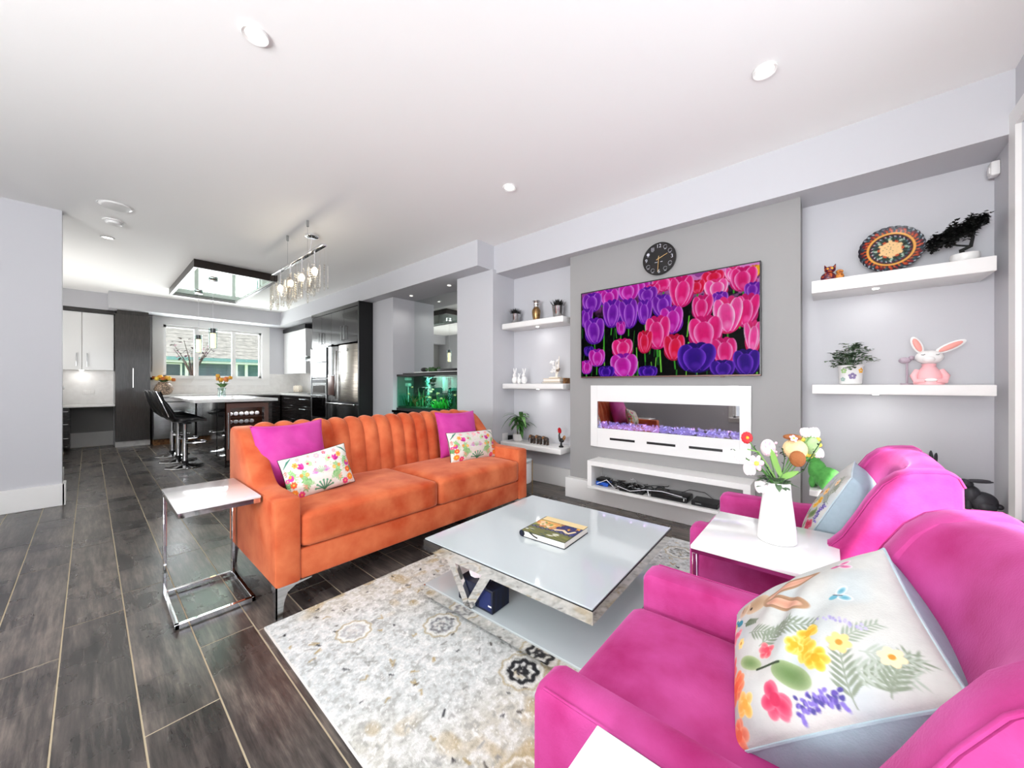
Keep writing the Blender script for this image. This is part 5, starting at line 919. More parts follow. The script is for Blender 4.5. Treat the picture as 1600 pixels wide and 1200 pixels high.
medal(1.10, .90, 11, '1e1e22', .95, .12); medal(1.067, 1.356, 10, '6a6a70', .5, .6); medal(1.07, .40, 11, '5a5a60', .5, .6); medal(.80, .65, 9, 'a8987a', .5, .6); medal(.78, 1.62, 9, 'b0b0b2', .5, .5); medal(2.55, .75, 11, '6a6a62', .5, .6); medal(2.5, 1.5, 10, '8a8a80', .5, .6)
rug = S('area_rug', MB().grid(lambda U, V: (RX0+(RX1-RX0)*U, RY0+(RY1-RY0)*V, .0125+0*U), cv.a), 'rug_pile', 'pale distressed oriental rug with dark flecks under the coffee table', 'rug', org=(1.65, .67, 0))
P('rug_edge', MB().rbox((RX0-.004, RY0-.004, .0005), (RX1+.004, RY1+.004, .0118), .003, 1), mat('rug_binding', 'd9d5d0', .9), rug)
# ---- sofa
SX0, SX1, SY0 = .575, 2.492, 1.985
t = T('sofa', 'long orange velvet sofa with channelled back and metal feet', 'sofa', (1.53, 2.4, 0))
def armprof(front=.568, topz=.862):
    """(y,z) outline of the sofa arm, sloping up to the back"""
    p = [(SY0, .15), (SY0, front-.02), (SY0+.006, front-.006), (SY0+.02, front), (2.28, front+.002)]
    for k in range(1, 13): q = k/12; sm = q*q*(3-2*q); p.append((2.28+(2.70-2.28)*q, front+.002+(topz-front-.01)*sm))
    p += [(2.80, topz), (2.832, topz-.012), (2.845, topz-.04), (2.845, .15)]; return p
def arm_mesh(x0, x1, prof, r=.016):
    """profile extruded along x with softened edges"""
    n = len(prof); c_ = np.array(prof); ins = []
    for i in range(n):
        a, b_, d_ = c_[i-1], c_[i], c_[(i+1) % n]; e1 = b_-a; e2 = d_-b_; n1_ = np.array([e1[1], -e1[0]]); n2_ = np.array([e2[1], -e2[0]]); nn = n1_/max(1e-9, np.hypot(*n1_))+n2_/max(1e-9, np.hypot(*n2_)); nn /= max(1e-9, np.hypot(*nn)); ins.append(nn)
    area = sum(c_[i-1][0]*c_[i][1]-c_[i][0]*c_[i-1][1] for i in range(n)); sg = -1 if area > 0 else 1
    mb = MB(); rings = []
    for x, k in ((x0, r), (x0+r*.3, r*.3), (x0+r, 0), (x1-r, 0), (x1-r*.3, r*.3), (x1, r)):
        o = len(mb.v); mb.v += [(x, float(c_[i][0]+sg*ins[i][0]*k), float(c_[i][1]+sg*ins[i][1]*k)) for i in range(n)]; rings.append(o)
    for a, b_ in zip(rings, rings[1:]): mb.f += [(a+i, a+(i+1) % n, b_+(i+1) % n, b_+i) for i in range(n)]
    mb.f += [tuple(rings[0]+i for i in range(n))[::-1], tuple(rings[-1]+i for i in range(n))]; mb.m = [0]*len(mb.f); return mb
for a, b_ in ((SX0, SX0+.116), (SX1-.116, SX1)): P('arm', arm_mesh(a, b_, armprof()), 'orange_velvet', t, 35)
P('front_rail', MB().rbox((SX0+.114, SY0+.004, .15), (SX1-.114, 2.06, .302), .012, 3), 'orange_velvet', t); P('base', MB().rbox((SX0+.05, 2.05, .15), (SX1-.05, 2.83, .29), .01, 2), 'orange_velvet', t)
xm = (SX0+SX1)/2
for a, b_ in ((SX0+.117, xm-.002), (xm+.002, SX1-.117)): P('seat_cushion', MB().cushion((a, SY0-.012, .303), (b_, 2.60, .478), .032, 18, crown=.022), 'orange_velvet', t, 60)
bx0, bx1 = SX0+.112, SX1-.112; NCH = 15; cw = (bx1-bx0)/NCH
bprof = [(2.60, .42), (2.625, .60), (2.65, .74), (2.672, .81), (2.70, .848), (2.735, .866), (2.78, .868), (2.82, .856), (2.84, .83), (2.846, .78)]
for i in range(NCH):
    mb = MB(); nn = 9; xa = bx0+cw*i
    for y, z in bprof:
        for k in range(nn+1):
            q = -1+2*k/nn; bul = .024*(1-abs(q)**2.2); e = bul if y < 2.84 else bul*.3
            ny, nz_ = (-.95, .2) if z < .8 and y < 2.7 else ((-.5, .86) if y < 2.72 else ((0, 1) if y < 2.81 else (.7, .5))); mb.v.append((xa+cw*(q+1)/2, y+ny*e+.006, z+nz_*e-.012))
    m_ = nn+1; mb.f = [(j*m_+k, j*m_+k+1, (j+1)*m_+k+1, (j+1)*m_+k) for j in range(len(bprof)-1) for k in range(nn)]; mb.m = [0]*len(mb.f); P('back_channel', mb, 'orange_velvet', t, 180, nofix=True)
P('back_frame', MB().rbox((bx0-.02, 2.74, .16), (bx1+.02, 2.85, .835), .012, 3), 'orange_velvet', t)
def sofafoot(cx_, cy_, sx, sy):
    """bent sheet-metal bracket foot"""
    pts = [(0, .0), (.028, .0), (.034, .07), (.05, .115), (.085, .137), (.16, .146), (.16, .1505), (0, .1505)]; mb = MB().prism([(cx_+sx*p[0], p[1]) for p in pts], 1, cy_, cy_+sy*.006)
    return mb.prism([(cy_+sy*p[0], p[1]) for p in pts], 0, cx_, cx_+sx*.006)
for cx_, sx in ((SX0+.006, 1), (SX1-.006, -1)):
    for cy_, sy in ((SY0+.004, 1), (2.836, -1)): P('leg', sofafoot(cx_, cy_, sx, sy), 'steel', t, 30)
# ---- cushions
def pillow(root, o, ux, uy, Wd, Hd, Tk, front, back, mats, name='cover', corner=.05, seam=None, sag=.0, nx=None, backc='ffffff', pw=.42, piping=None, ft=1., bt=1., lat=0.):
    """o centre, ux/uy unit axes (right, up) in world; front canvas or None; both faces one mesh"""
    o, ux, uy = Vector(o), Vector(ux).normalized(), Vector(uy).normalized(); uy = (uy-ux*uy.dot(ux)).normalized(); nn = ux.cross(uy).normalized()
    def f(U, V, sgn):
        u, v = U*2-1, V*2-1; pin = 1-corner*(1-v**2)*np.abs(u)**2; pin2 = 1-corner*(1-u**2)*np.abs(v)**2; x = u*Wd/2*pin; y = v*Hd/2*pin2
        th = Tk/2*np.clip((1-np.abs(u)**2.2), 0, 1)**pw*np.clip((1-np.abs(v)**2.2), 0, 1)**pw; rp = .0035*np.sin(9*u+5*v+3*np.sin(4*v))*(1-u*u)*(1-v*v); z = sgn*(th*(ft if sgn > 0 else bt)+rp)-sag*(v<0)*v*v
        if sgn < 0: g = 1+lat*th/(Tk/2); x = x*g; y = y*(1+(g-1)*.6)
        return [o[i]+ux[i]*x+uy[i]*y+nn[i]*z for i in range(3)]
    mb = MB(); mb.grid(lambda U, V: f(U, V, 1), front); hb, wb = 30, 40; bk = np.ones((hb, wb, 3))*np.array([int(backc[i:i+2], 16)/255 for i in (0, 2, 4)]); mb.grid(lambda U, V: f(U, V, -1), bk)
    p = P(name, mb, mats, root, 180, nofix=True)
    q = [f(np.array(a), np.array(b_), 0) for a, b_ in [(k/12, 0) for k in range(12)]+[(1, k/12) for k in range(12)]+[(1-k/12, 1) for k in range(12)]+[(0, 1-k/12) for k in range(13)]]
    P('piping', MB().tube([tuple(float(c_) for c_ in w_) for w_ in q], .0028, 5), piping or mats, root if False else p, 60, base=backc)
    return p
def plain(c, h=36, w=36): return np.ones((h, w, 3))*np.array([int(c[i:i+2], 16)/255 for i in (0, 2, 4)])
def floral(seed):
    w, h = 190, 116; cv = Cv(w, h, 'dcd8cf'); rg = random.Random(seed)
    for i in range(90): x, y = rg.uniform(0, w), rg.uniform(0, h); cv.ell(x, y, rg.uniform(1, 2.4), rg.uniform(1, 2), 0, rg.choice(['e8a0a8', 'f0c0a0', 'b8d0a8', 'e8c8d8']))
    for s_ in (-1, 1):
        X_ = lambda x: w/2+s_*x
        for x, y, L, an, c_ in ((26, 84, 30, -.5, '6fae66'), (52, 74, 28, -1.9, '8fc47c'), (70, 62, 26, -1.2, '7fb870'), (88, 84, 24, -1.4, '5f9a5e'), (18, 40, 22, -.9, 'b4d49c')): cv.sprig(X_(x), y, L, an if s_ > 0 else math.pi-an, c_, 4, 1.4, .42, .45)
        for x, y, r, c_ in ((52, 12, 6, 'f0a0b0'), (38, 58, 6, 'f0b060'), (90, 60, 6, 'e0508a'), (14, 52, 5, 'd880c0'), (48, 88, 6, 'e8785a')): cv.flower(X_(x), y, r, c_, 6, 'f4d878')
        cv.sprig(X_(34), 66, 34, math.pi/2-s_*.5 if s_ > 0 else math.pi/2+.5, '8fba7c', 4, 1.2, .42); cv.sprig(X_(22), 88, 22, -math.pi/2+s_*.9, '9cc48c', 4); cv.sprig(X_(72), 46, 26, math.pi/2+s_*.2, 'a8c890', 3)
        for k in range(4): cv.line([(X_(66+k*4), 4+k*2), (X_(82+k*3), 18+k*3)], 2, '3f7a68')
        cv.leafp(X_(44), 40, 18, 8, math.radians(-60 if s_ > 0 else -120), 'c82a8c'); cv.leafp(X_(44), 40, 16, 7, math.radians(-95), 'd8409c'); cv.leafp(X_(44), 40, 16, 7, math.radians(-25 if s_ > 0 else -155), 'b82080')
        cv.flower(X_(62), 26, 8, 'f0a84a', 6, 'e86a3a'); cv.flower(X_(78), 74, 9, 'e8602e', 7, 'f0c84a'); cv.flower(X_(80), 96, 10, 'f08a2e', 8, 'f4d04a'); cv.flower(X_(62), 104, 9, 'e0407a', 7, 'f0b04a'); cv.ell(X_(80), 56, 7, 8, 0, 'c83a96'); cv.ell(X_(82), 52, 4, 4, 0, 'f0a040')
        for k in range(6): a = math.radians(-20-k*28); cv.line([(X_(14), 62), (X_(14)+math.cos(a)*11, 62+math.sin(a)*11)], 2, 'd088c8')
        cv.sprig(X_(44), 96, 20, -math.pi/2+s_*.6, 'f0a090', 3, 1.1); cv.ell(X_(30), 30, 4, 3, 0, 'd8506a'); cv.ell(X_(54), 56, 5, 5, 0, 'd89a4a'); cv.sprig(X_(90), 30, 18, math.pi/2, 'e86a5a', 3, 1)
    for k in range(7): a = math.radians(-160+k*23); cv.line([(w/2, 110), (w/2+math.cos(a)*8, 104), (w/2+math.cos(a)*26, 110+math.sin(a)*26)], 3.2, '3f7f5e'); cv.ell(w/2+math.cos(a)*26, 110+math.sin(a)*26, 3, 3, 0, '5a9a72')
    for k in range(7): a = math.radians(-150+k*20); cv.line([(w/2, 62), (w/2+math.cos(a)*17, 62+math.sin(a)*15)], 2, 'a8c8a0')
    cv.flower(w/2, 14, 9, 'f0b0bc', 6, 'e8e0b0'); cv.flower(w/2+22, 10, 6, 'd85a8a'); cv.flower(w/2-22, 10, 6, 'e8b0c0'); return cv.a
t = T('throw_pillow', 'plain magenta velvet pillow leaning on the left sofa arm', 'pillow', (.85, 2.5, .49), group='magenta sofa pillows'); pillow(t, (.832, 2.53, .690), (1, .06, .03), (-.16, .30, 1), .41, .40, .15, plain('ffffff'), None, 'pink_pillow', corner=.09)
t = T('throw_pillow', 'plain magenta velvet pillow at the right end of the sofa back', 'pillow', (2.2, 2.5, .49), group='magenta sofa pillows'); pillow(t, (2.175, 2.53, .682), (1, -.10, -.015), (0, .28, 1), .42, .40, .15, plain('ffffff'), None, 'pink_pillow', corner=.09)
t = T('lumbar_pillow', 'floral print pillow propped tilted on the left of the sofa', 'pillow', (.88, 2.3, .49), group='floral print pillows'); pillow(t, (.888, 2.29, .606), (1, -.05, .16), (-.16, .34, 1), .37, .25, .12, floral(1), None, 'print_cloth', corner=.05, backc='dcd8cf')
t = T('lumbar_pillow', 'floral print pillow upright at the right of the sofa', 'pillow', (2.15, 2.3, .49), group='floral print pillows'); pillow(t, (2.145, 2.31, .600), (1, 0, -.03), (0, .30, 1), .52, .25, .12, floral(2), None, 'print_cloth', corner=.05, backc='dcd8cf')
# ---- C side tables
def ctable(label, x0, x1, y0, y1, zt, post_y, base_to, col='white_gloss', fd=.022, zb=.004, post_w=.028):
    t = T('side_table', label, 'table', ((x0+x1)/2, (y0+y1)/2, 0)); P('top', RB((x0, y0, zt-.012), (x1, y1, zt), .002, 2), col, t); P('top_frame', MB().box((x0+.002, y0+.002, zt-.0125-fd), (x0+.02, y1-.002, zt-.0125)).box((x1-.02, y0+.002, zt-.0125-fd), (x1-.002, y1-.002, zt-.0125)).box((x0+.02, y0+.002, zt-.0125-fd), (x1-.02, y0+.02, zt-.0125)).box((x0+.02, y1-.02, zt-.0125-fd), (x1-.02, y1-.002, zt-.0125)), 'chrome', t, None)
    for x in (x0+.002, x1-.002-.014): P('post', MB().rbox((x, post_y-post_w/2, zb+.022), (x+.014, post_y+post_w/2, zt-.0125-fd), .002, 1), 'chrome', t)
    ya, yb = min(post_y+ (post_w/2 if base_to < post_y else -post_w/2), base_to), max(post_y+(post_w/2 if base_to < post_y else -post_w/2), base_to)
    P('foot_frame', MB().rbox((x0, ya, zb), (x0+.018, yb, zb+.024), .002, 1).rbox((x1-.018, ya, zb), (x1, yb, zb+.024), .002, 1).rbox((x0, base_to-(.018 if base_to > post_y else 0), zb), (x1, base_to+(.018 if base_to < post_y else 0), zb+.024), .002, 1).rbox((x0+.018, post_y-.01, zb+.002), (x1-.018, post_y+.01, zb+.022), .002, 1), 'chrome', t); return t
ctable('white topped chrome C-shaped side table beside the sofa arm', .252, .565, 2.16, 2.69, .566, 2.665, 2.245)
t = T('side_table', 'white C-shaped side table between the two pink chairs', 'table', (1.47, .155, 0)); x0, x1, y0, y1, zt = 1.26, 1.67, -.025, .336, .612
P('top', RB((x0, y0, zt-.012), (x1, y1, zt), .002, 2), 'white_gloss', t); P('top_frame', MB().box((x0+.002, y0+.002, .588), (x0+.02, y1-.002, .5995)).box((x1-.02, y0+.002, .588), (x1-.002, y1-.002, .5995)).box((x0+.02, y0+.002, .588), (x1-.02, y0+.02, .5995)).box((x0+.02, y1-.02, .588), (x1-.02, y1-.002, .5995)), 'chrome', t, None)
for y in (.055, y1-.018): P('post', RB((x0+.004, y, .036), (x0+.032, y+.014, .588), .002, 1), 'chrome', t)
P('foot_frame', MB().rbox((x0, y0+.07, .014), (x0+.02, y1, .037), .002, 1).rbox((x0+.02, y0+.07, .014), (x1-.02, y0+.088, .037), .002, 1).rbox((x0+.02, y1-.018, .014), (x1-.02, y1, .037), .002, 1).rbox((x1-.02, y0+.07, .014), (x1, y1, .037), .002, 1), 'chrome', t)
ctable('white topped side table cut off at the bottom edge', .235, .512, -.16, .27, .602, -.14, .23)
# ---- coffee table
A = math.radians(1.8); CTX, CTY = 1.632, 1.128
t = T('coffee_table', 'square low coffee table with frosted top and mirrored V legs', 'table', (CTX, CTY, 0), A, world=False); h_ = .48; zt, zl = .325, .090
P('top', RB((-h_+.004, -h_+.004, zt-.007), (h_-.004, h_-.004, zt), .0015, 1), 'frosted_top', t)
def frame(z0, z1, w_=.045, i=0): return MB().box((-h_+i, -h_+i, z0), (-h_+w_, h_-i, z1)).box((h_-w_, -h_+i, z0), (h_-i, h_-i, z1)).box((-h_+w_, -h_+i, z0), (h_-w_, -h_+w_, z1)).box((-h_+w_, h_-w_, z0), (h_-w_, h_-i, z1))
P('apron', frame(zt-.056, zt-.0075), 'mirror_edge', t, None); P('apron_trim', frame(zt-.0076, zt-.0055, .006, -.0005), 'black_satin', t, None)
P('underside', B((-h_+.045, -h_+.045, zt-.03), (h_-.045, h_-.045, zt-.0075)), 'white_satin', t); P('lower_frame', frame(.035, zl-.006), 'mirror_edge', t, None); P('lower_shelf', B((-h_+.006, -h_+.006, zl-.0058), (h_-.006, h_-.006, zl)), 'frosted_top', t)
for sx in (-1, 1):
    for sy in (-1, 1): P('foot', MB().cyl((sx*(h_-.04), sy*(h_-.04), .0135), (sx*(h_-.04), sy*(h_-.04), .036), .02, n=16), 'black_plastic', t)
def vleg(x, yv, sgn):
    for y_t in (yv+.115, yv-.115):
        d = .026; pts = [(yv-d*.9, zl), (yv+d*.9, zl), (y_t+d, zt-.0565), (y_t-d, zt-.0565)]; P('leg', MB().prism(pts, 0, x, x+sgn*.02), 'mirror_edge', t, None)
for x, sg in ((-h_+.002, 1), (h_-.002, -1)):
    for yv in (.155, -.20): vleg(x, yv, sg) if x > 0 or yv > 0 else None
for sx in (-1,): 
    pass
bk = T('coffee_table_book', 'thick art book with blue and yellow painted cover on the table', 'book', (1.62, 1.10, zt+.0005), math.radians(0), world=False); W_, H_ = 120, 100; cv = Cv(W_, H_, '6d6f3e'); rg = random.Random(3)
cv.put((cv.Y < 22).astype(float), 'e6cf9a'); cv.put(((cv.Y > 22) & (cv.Y < 66) & (cv.X > 50)).astype(float), '232c66'); cv.put(((cv.Y > 24) & (cv.Y < 52) & (cv.X <= 66)).astype(float), 'd9a860')
for i in range(34): cv.ell(rg.uniform(0, 70), rg.uniform(26, 60), rg.uniform(3, 9), rg.uniform(2, 5), rg.uniform(0, 3), rg.choice(['e8b868', 'd89a50', 'e8c8a8', '8a9a50', 'c87a48']))
for i in range(24): cv.ell(rg.uniform(60, 120), rg.uniform(26, 60), rg.uniform(3, 7), rg.uniform(2, 4), rg.uniform(0, 3), rg.choice(['1c2458', '3a4488', 'e0a040', '5a3a58']))
cv.line([(60, 58), (84, 50), (100, 60), (110, 44)], 7, 'ecd2a8'); 
for i in range(9): cv.ell(8+i*13, 64+math.sin(i)*1.5, 6, 5, 0, '2a2c4c'); cv.ell(8+i*13, 64+math.sin(i)*1.5, 3, 2.4, 0, '6a6a8a')
for i in range(26): cv.ell(rg.uniform(0, 120), rg.uniform(74, 98), rg.uniform(3, 9), rg.uniform(1, 3), rg.uniform(-.3, .3), rg.choice(['8a8a44', '5a6434', 'd8d8c8', '7a7050', '3a4a58']))
bw, bh = .125, .128
P('bookmark', MB().tube([(-bw-.002, bh-.05, .033), (-bw-.006, bh-.08, .022), (-bw-.004, bh-.10, .016)], .003, 6), 'black_satin', bk); P('pages', B((-bw+.002, -bh+.003, .003), (bw-.003, bh-.002, .031)), 'paper', bk); P('back_cover', B((-bw, -bh, 0), (bw, bh, .003)), 'navy_box', bk); P('spine', MB().tube([(-bw, bh, .017), (bw, bh, .017)], .0172, 10), 'navy_box', bk); 
P('front_cover', MB().grid(lambda U, V: (-bw+2*bw*V, bh-2*bh*U, .0345+0*U), cv.a).box((-bw, -bh, .031), (bw, bh, .0342)), 'print_matt', bk, None, base='404a3a'); bk.rotation_euler = (0, 0, math.radians(3)); 
tb = T('tissue_box', 'navy tissue box with tissue on the lower table shelf', 'tissue box', (1.235, 1.25, zl+.001), math.radians(2), world=False); P('box', RB((-.06, -.11, 0), (.06, .11, .105), .003, 1), 'navy_box', tb); P('opening', MB().lathe([(0, 0), (.03, 0), (.033, .001)], (0, 0, .105), 20), 'black_satin', tb)
ts = MB(); rg = random.Random(1)
ts.cushion((-.03, -.055, .105), (.03, .055, .155), .02, 8, fn=lambda p: Vector((p.x+.012*math.sin(p.y*90), p.y*(1+.25*math.sin(p.z*60)), p.z+.012*math.sin(p.x*120+p.y*70)*(p.z > .115)))); P('tissue', ts, 'petal_white', tb, 60)
P('label_panel', MB().box((-.0605, -.10, .012), (-.0601, -.03, .095)), mat('box_print', '16245a', .5), tb); P('mark', MB().box((-.0612, -.105, .03), (-.0606, -.085, .037)), 'white_satin', tb)
# ---- pink armchairs
CWd = .306
def cprof():
    p = [(.415, .13), (.415, .556), (.407, .572), (.39, .58), (.10, .582)]
    pts = [(.04, .59), (0, .615), (-.03, .655), (-.06, .715), (-.09, .78), (-.12, .832), (-.15, .862), (-.18, .876), (-.22, .882), (-.248, .884)]
    return p+pts+[(-.266, .874), (-.276, .85), (-.28, .6), (-.275, .13)]
def make_chair(label, x, grp=None):
    t = T('armchair', label, 'armchair', (x, .05, 0), group=grp, world=False); sh = lambda mb: (setattr(mb, 'v', [(a, b_-.05, c_) for a, b_, c_ in mb.v]) or mb)
    for a, b_ in ((-CWd, -CWd+.088), (CWd-.088, CWd)): P('arm', sh(arm_mesh(a, b_, cprof(), .02)), 'pink_velvet', t, 40)
    for s_ in (-1, 1): P('piping', sh(MB().tube([(s_*(CWd-.008), y, z-.004) for y, z in cprof()[3:-2]], .0028, 6)), 'pink_velvet', t, 60)
    P('seat_cushion', sh(MB().cushion((-.218, -.12, .31), (.218, .435, .488), .035, 16, crown=.018)), 'pink_velvet', t, 60); P('front_rail', sh(MB().rbox((-.218, .31, .13), (.218, .405, .31), .01, 3)), 'pink_velvet', t); P('base', sh(B((-.22, -.27, .14), (.22, .31, .305))), 'pink_velvet', t)
    cen = [(-.06, .44), (-.092, .55), (-.128, .66), (-.160, .76), (-.182, .83), (-.204, .872), (-.232, .889), (-.258, .882), (-.277, .85)]
    wng = [(-.0, .44), (-.005, .612), (-.033, .655), (-.063, .713), (-.093, .778), (-.123, .829), (-.153, .8585), (-.20, .876), (-.25, .8815), (-.274, .85)]
    def ip(L, t): k = t*(len(L)-1); i_ = min(int(k), len(L)-2); f = k-i_; return [L[i_][m_]*(1-f)+L[i_+1][m_]*f for m_ in (0, 1)]
    mb = MB(); nu, nt_ = 24, 30
    for j_ in range(nt_+1):
        A_, B_ = ip(cen, j_/nt_), ip(wng, j_/nt_)
        for i_ in range(nu+1): u = -1+2*i_/nu; k = abs(u)**2.6; mb.v.append((u*.237, A_[0]*(1-k)+B_[0]*k, A_[1]*(1-k)+B_[1]*k))
    mb.f = [(j_*(nu+1)+i_, j_*(nu+1)+i_+1, (j_+1)*(nu+1)+i_+1, (j_+1)*(nu+1)+i_) for j_ in range(nt_) for i_ in range(nu)]; mb.m = [0]*len(mb.f)
    P('backrest', sh(mb), 'pink_velvet', t, 180, nofix=True); P('back_shell', sh(MB().rbox((-CWd+.08, -.279, .14), (CWd-.08, -.225, .866), .018, 3)), 'pink_velvet', t)
    for sx in (-1, 1):
        for y in (.36, -.22): P('leg', sh(MB().cyl((sx*.25, y, .0135), (sx*.255, y, .135), .014, .024, 12)), 'steel', t)
    return t
c1 = make_chair('pink velvet armchair nearest the camera with a large rabbit print pillow', .836)
c2 = dup(c1, (1.836, .05, 0), 0, 'pink velvet armchair farther away beside the vase table')
# rabbit print pillows
def bunny():
    w, h = 250, 240; cv = Cv(w, h, 'c0c0bc'); rg = random.Random(5); n = vnoise(h, w, 40, 9); cv.put(np.clip((n-.5)*2, 0, 1), 'aebcc2', .6)
    def rose(x, y, r, c, c2='f6c8b0'):
        for k in range(9): a = rg.uniform(0, 6.28); cv.ell(x+math.cos(a)*r*.5, y+math.sin(a)*r*.5, r*.55, r*.42, a, c, c2, .85)
        cv.ell(x, y, r*.35, r*.35, 0, c)
    # layout seen with far edge at left: left = far side, top = upper edge
    Wb, Hb = w, h
    def q(u, v): return u*Wb, v*Hb
    for u, v, L, a in ((.93, .30, 62, -1.9), (.86, .34, 60, -1.3), (.97, .22, 50, -2.4), (.80, .24, 46, -1.2), (.62, .70, 55, -1.9), (.56, .62, 60, -1.35), (.5, .76, 50, -1.1), (.98, .36, 60, -2.9), (.74, .30, 44, -1.9)): x, y = q(u, v); cv.sprig(x, y, L, a, rg.choice(['8f9a8a', 'a3aca0', '7f8a78']), 8, 1.2, .30, .2)
    x, y = q(.36, .82); cv.sprig(x, y, 32, -1.0, '5a6a50', 6, 1.2)
    # hare: body, head, ears
    x, y = q(.27, .98); cv.ell(x, y, 18, 26, .2, 'd8c4b0', 'e4dcd2'); x, y = q(.25, .72); cv.ell(x, y, 19, 24, .25, 'a98a6c', 'c8b096'); x, y = q(.22, .83); cv.ell(x, y, 13, 14, .1, 'b89a7e', 'd4c0a8')
    for (u, v), wd in (((.20, .30), 12), ((.50, .38), 13)):
        (x0, y0), (x1, y1) = q(.28, .66), q(u, v); L = math.hypot(x1-x0, y1-y0)/2; an = math.atan2(y1-y0, x1-x0); cv.ell((x0+x1)/2, (y0+y1)/2, L, wd, an, '8a664c', 'a9876a'); cv.ell((x0+x1)/2, (y0+y1)/2+1, L*.8, wd*.55, an, 'c8927a', 'd8a892')
    x, y = q(.27, .76); cv.ell(x, y, 3, 2.8, 0, '2a1c14'); x, y = q(.20, .84); cv.line([(x-5, y), (x+5, y+3)], 1.6, '5a3a2a')
    x, y = q(.28, .90); cv.leafp(x, y, 20, 12, -.7, '2f7f92'); cv.leafp(x, y, 19, 12, 2.3, '3f98a8'); cv.leafp(x, y, 16, 9, 1.2, '2a6a80')
    for (u, v), c in (((.18, .20), 'c85a8c'), ((.46, .24), '5a9aac')): x, y = q(u, v); cv.leafp(x, y, 19, 11, -.8, c, 'e8e0e4'); cv.leafp(x, y, 18, 10, -2.4, c, 'e8e0e4'); cv.leafp(x, y, 11, 7, 1.1, c); cv.line([(x-2, y+4), (x+2, y-5)], 1.3, '3a3a40')
    x, y = q(.80, .57); cv.leafp(x-8, y+18, 50, 26, -.9, '5f7a48', '96a87e'); x, y = q(.62, .86); cv.leafp(x, y, 46, 18, -.9, '6f8a54', 'a8b48c'); x, y = q(.74, .74); cv.line([(x, y), (x+6, y-34)], 3, '2a3a24')
    for u, v, r, c, c2 in ((.40, .90, 15, 'd86078', 'f0a8a8'), (.28, .97, 12, 'e8a048', 'f4d090'), (.66, .66, 12, 'd84458', 'f08a8a'), (.60, .97, 18, 'e04a5c', 'f08a78'), (.74, .92, 20, 'e8603c', 'f49a70'), (.86, .86, 15, 'f0a848', 'f4d088'), (.48, .98, 12, 'd8406c', 'f0a0a0'), (.90, .68, 18, 'b82a50', 'd86a80'), (.95, .95, 16, 'e86a4c', 'f4a888'), (.66, .42, 13, 'dca024', 'f2cf68'), (.74, .46, 16, 'e0a82c', 'f2cf68'), (.80, .42, 14, 'd8981c', 'f0c860'), (.70, .50, 12, 'dca024', 'f4d888')): x, y = q(u, v); rose(x, y, r, c, c2)
    for u, v, r, c in ((.75, .30, 12, 'f0c080'), (.84, .14, 11, 'f4d4a8'), (.52, .84, 8, 'f4cf80')): x, y = q(u, v); cv.flower(x, y, r, c, 6, 'c88430')
    for i in range(50): k = i/49; x, y = q(.95+.02*math.sin(i), .60-k*.22); cv.ell(x+rg.uniform(-6, 4), y, 2.8, 1.8, rg.uniform(0, 3), rg.choice(['5a4a9a', '7a6ab8', '4a4488']))
    for i in range(26): k = i/25; x, y = q(.60+k*.10, .34-k*.16); cv.ell(x+rg.uniform(-3, 3), y+rg.uniform(-4, 4), 2.2, 1.5, 0, rg.choice(['9a92bc', 'b0a8cc']))
    return cv.a
bn = bunny()
t = T('print_pillow', 'large pillow printed with hare and flowers on the nearest pink chair', 'pillow', (.86, .03, .51)); pillow(t, (.893, .018, .640), (-.27, -.042, -.052), (.03, -.228, .222), 
  .345, .35, .17, bn, None, 'print_cloth', corner=.03, backc='9fb6bf', pw=.5, ft=.75, bt=1.9, lat=.35, piping='blue_grey_cloth')
t = T('print_pillow', 'printed pillow with pale blue back standing on the farther pink chair', 'pillow', (1.88, .03, .51)); pillow(t, (1.88, .005, .655), (-1, .06, 0), (0, -.15, .31), .36, .34, .20, bn, None, 'print_cloth', corner=.035, backc='9fb6bf', pw=.45, ft=.35, bt=1.3, lat=.2, piping='blue_grey_cloth')
# ---- vase with crochet flowers
vx, vy, vz = 1.478, .130, .613
t = T('white_vase', 'tall matt white vase holding crochet flowers between the pink chairs', 'vase', (vx, vy, vz)); P('body', MB().lathe([(.050, 0), (.054, .004), (.053, .03), (.044, .11), (.039, .15), (.037, .19), (.036, .193), (.033, .19), (.034, .15), (.03, .02), (0, .02)], (vx, vy, vz), 40), 'ceramic_white', t)
b = T('crochet_bouquet', 'bouquet of crochet flowers and Easter eggs in the white vase', 'bouquet', (vx, vy, .79))
# picture-plane axes at the vase: R = right, D = away
Rv = Vector((.655, -.756, 0)); Dv = Vector((.756, .655, 0))
def at(u, v, d=0):
    dep = 1.228+d; return Vector((0, 0, 1.126))+Dv*dep+Rv*((u-800)/572*dep)+Vector((0, 0, 1))*((600-v)/572*dep)
mouth = Vector((vx, vy, .79))
def stem(p, c='leaf_mid', r=.0018, bend=.3):
    m_ = mouth.lerp(p, .5)+Vector((0, 0, .02))*bend; P('stem', MB().tube([mouth-Vector((0, 0, .12)), mouth.lerp(p, .12), m_, p], r, 6), c, b)
def daisy(p, r, n, c, cc, nd, name='flower', wd=.42):
    nd = Vector(nd).normalized(); q = nd.to_track_quat('Z', 'Y').to_matrix(); mb = MB()
    for k in range(n): a = 2*math.pi*k/n; mb.ball(p+q @ Vector((math.cos(a)*r*.6, math.sin(a)*r*.6, 0)), (r*.48, r*wd, r*.14), 10, 6, R=q @ Matrix.Rotation(a, 3, 'Z'))
    f = P(name, mb, c, b); P('flower_centre', MB().ball(p+nd*r*.1, r*.3, 12, 8), cc, f)
cam_d = (-.756, -.655, .1)
p = at(1167, 684, .0); stem(p); daisy(p, .019, 12, 'red', 'amber_petal', cam_d)
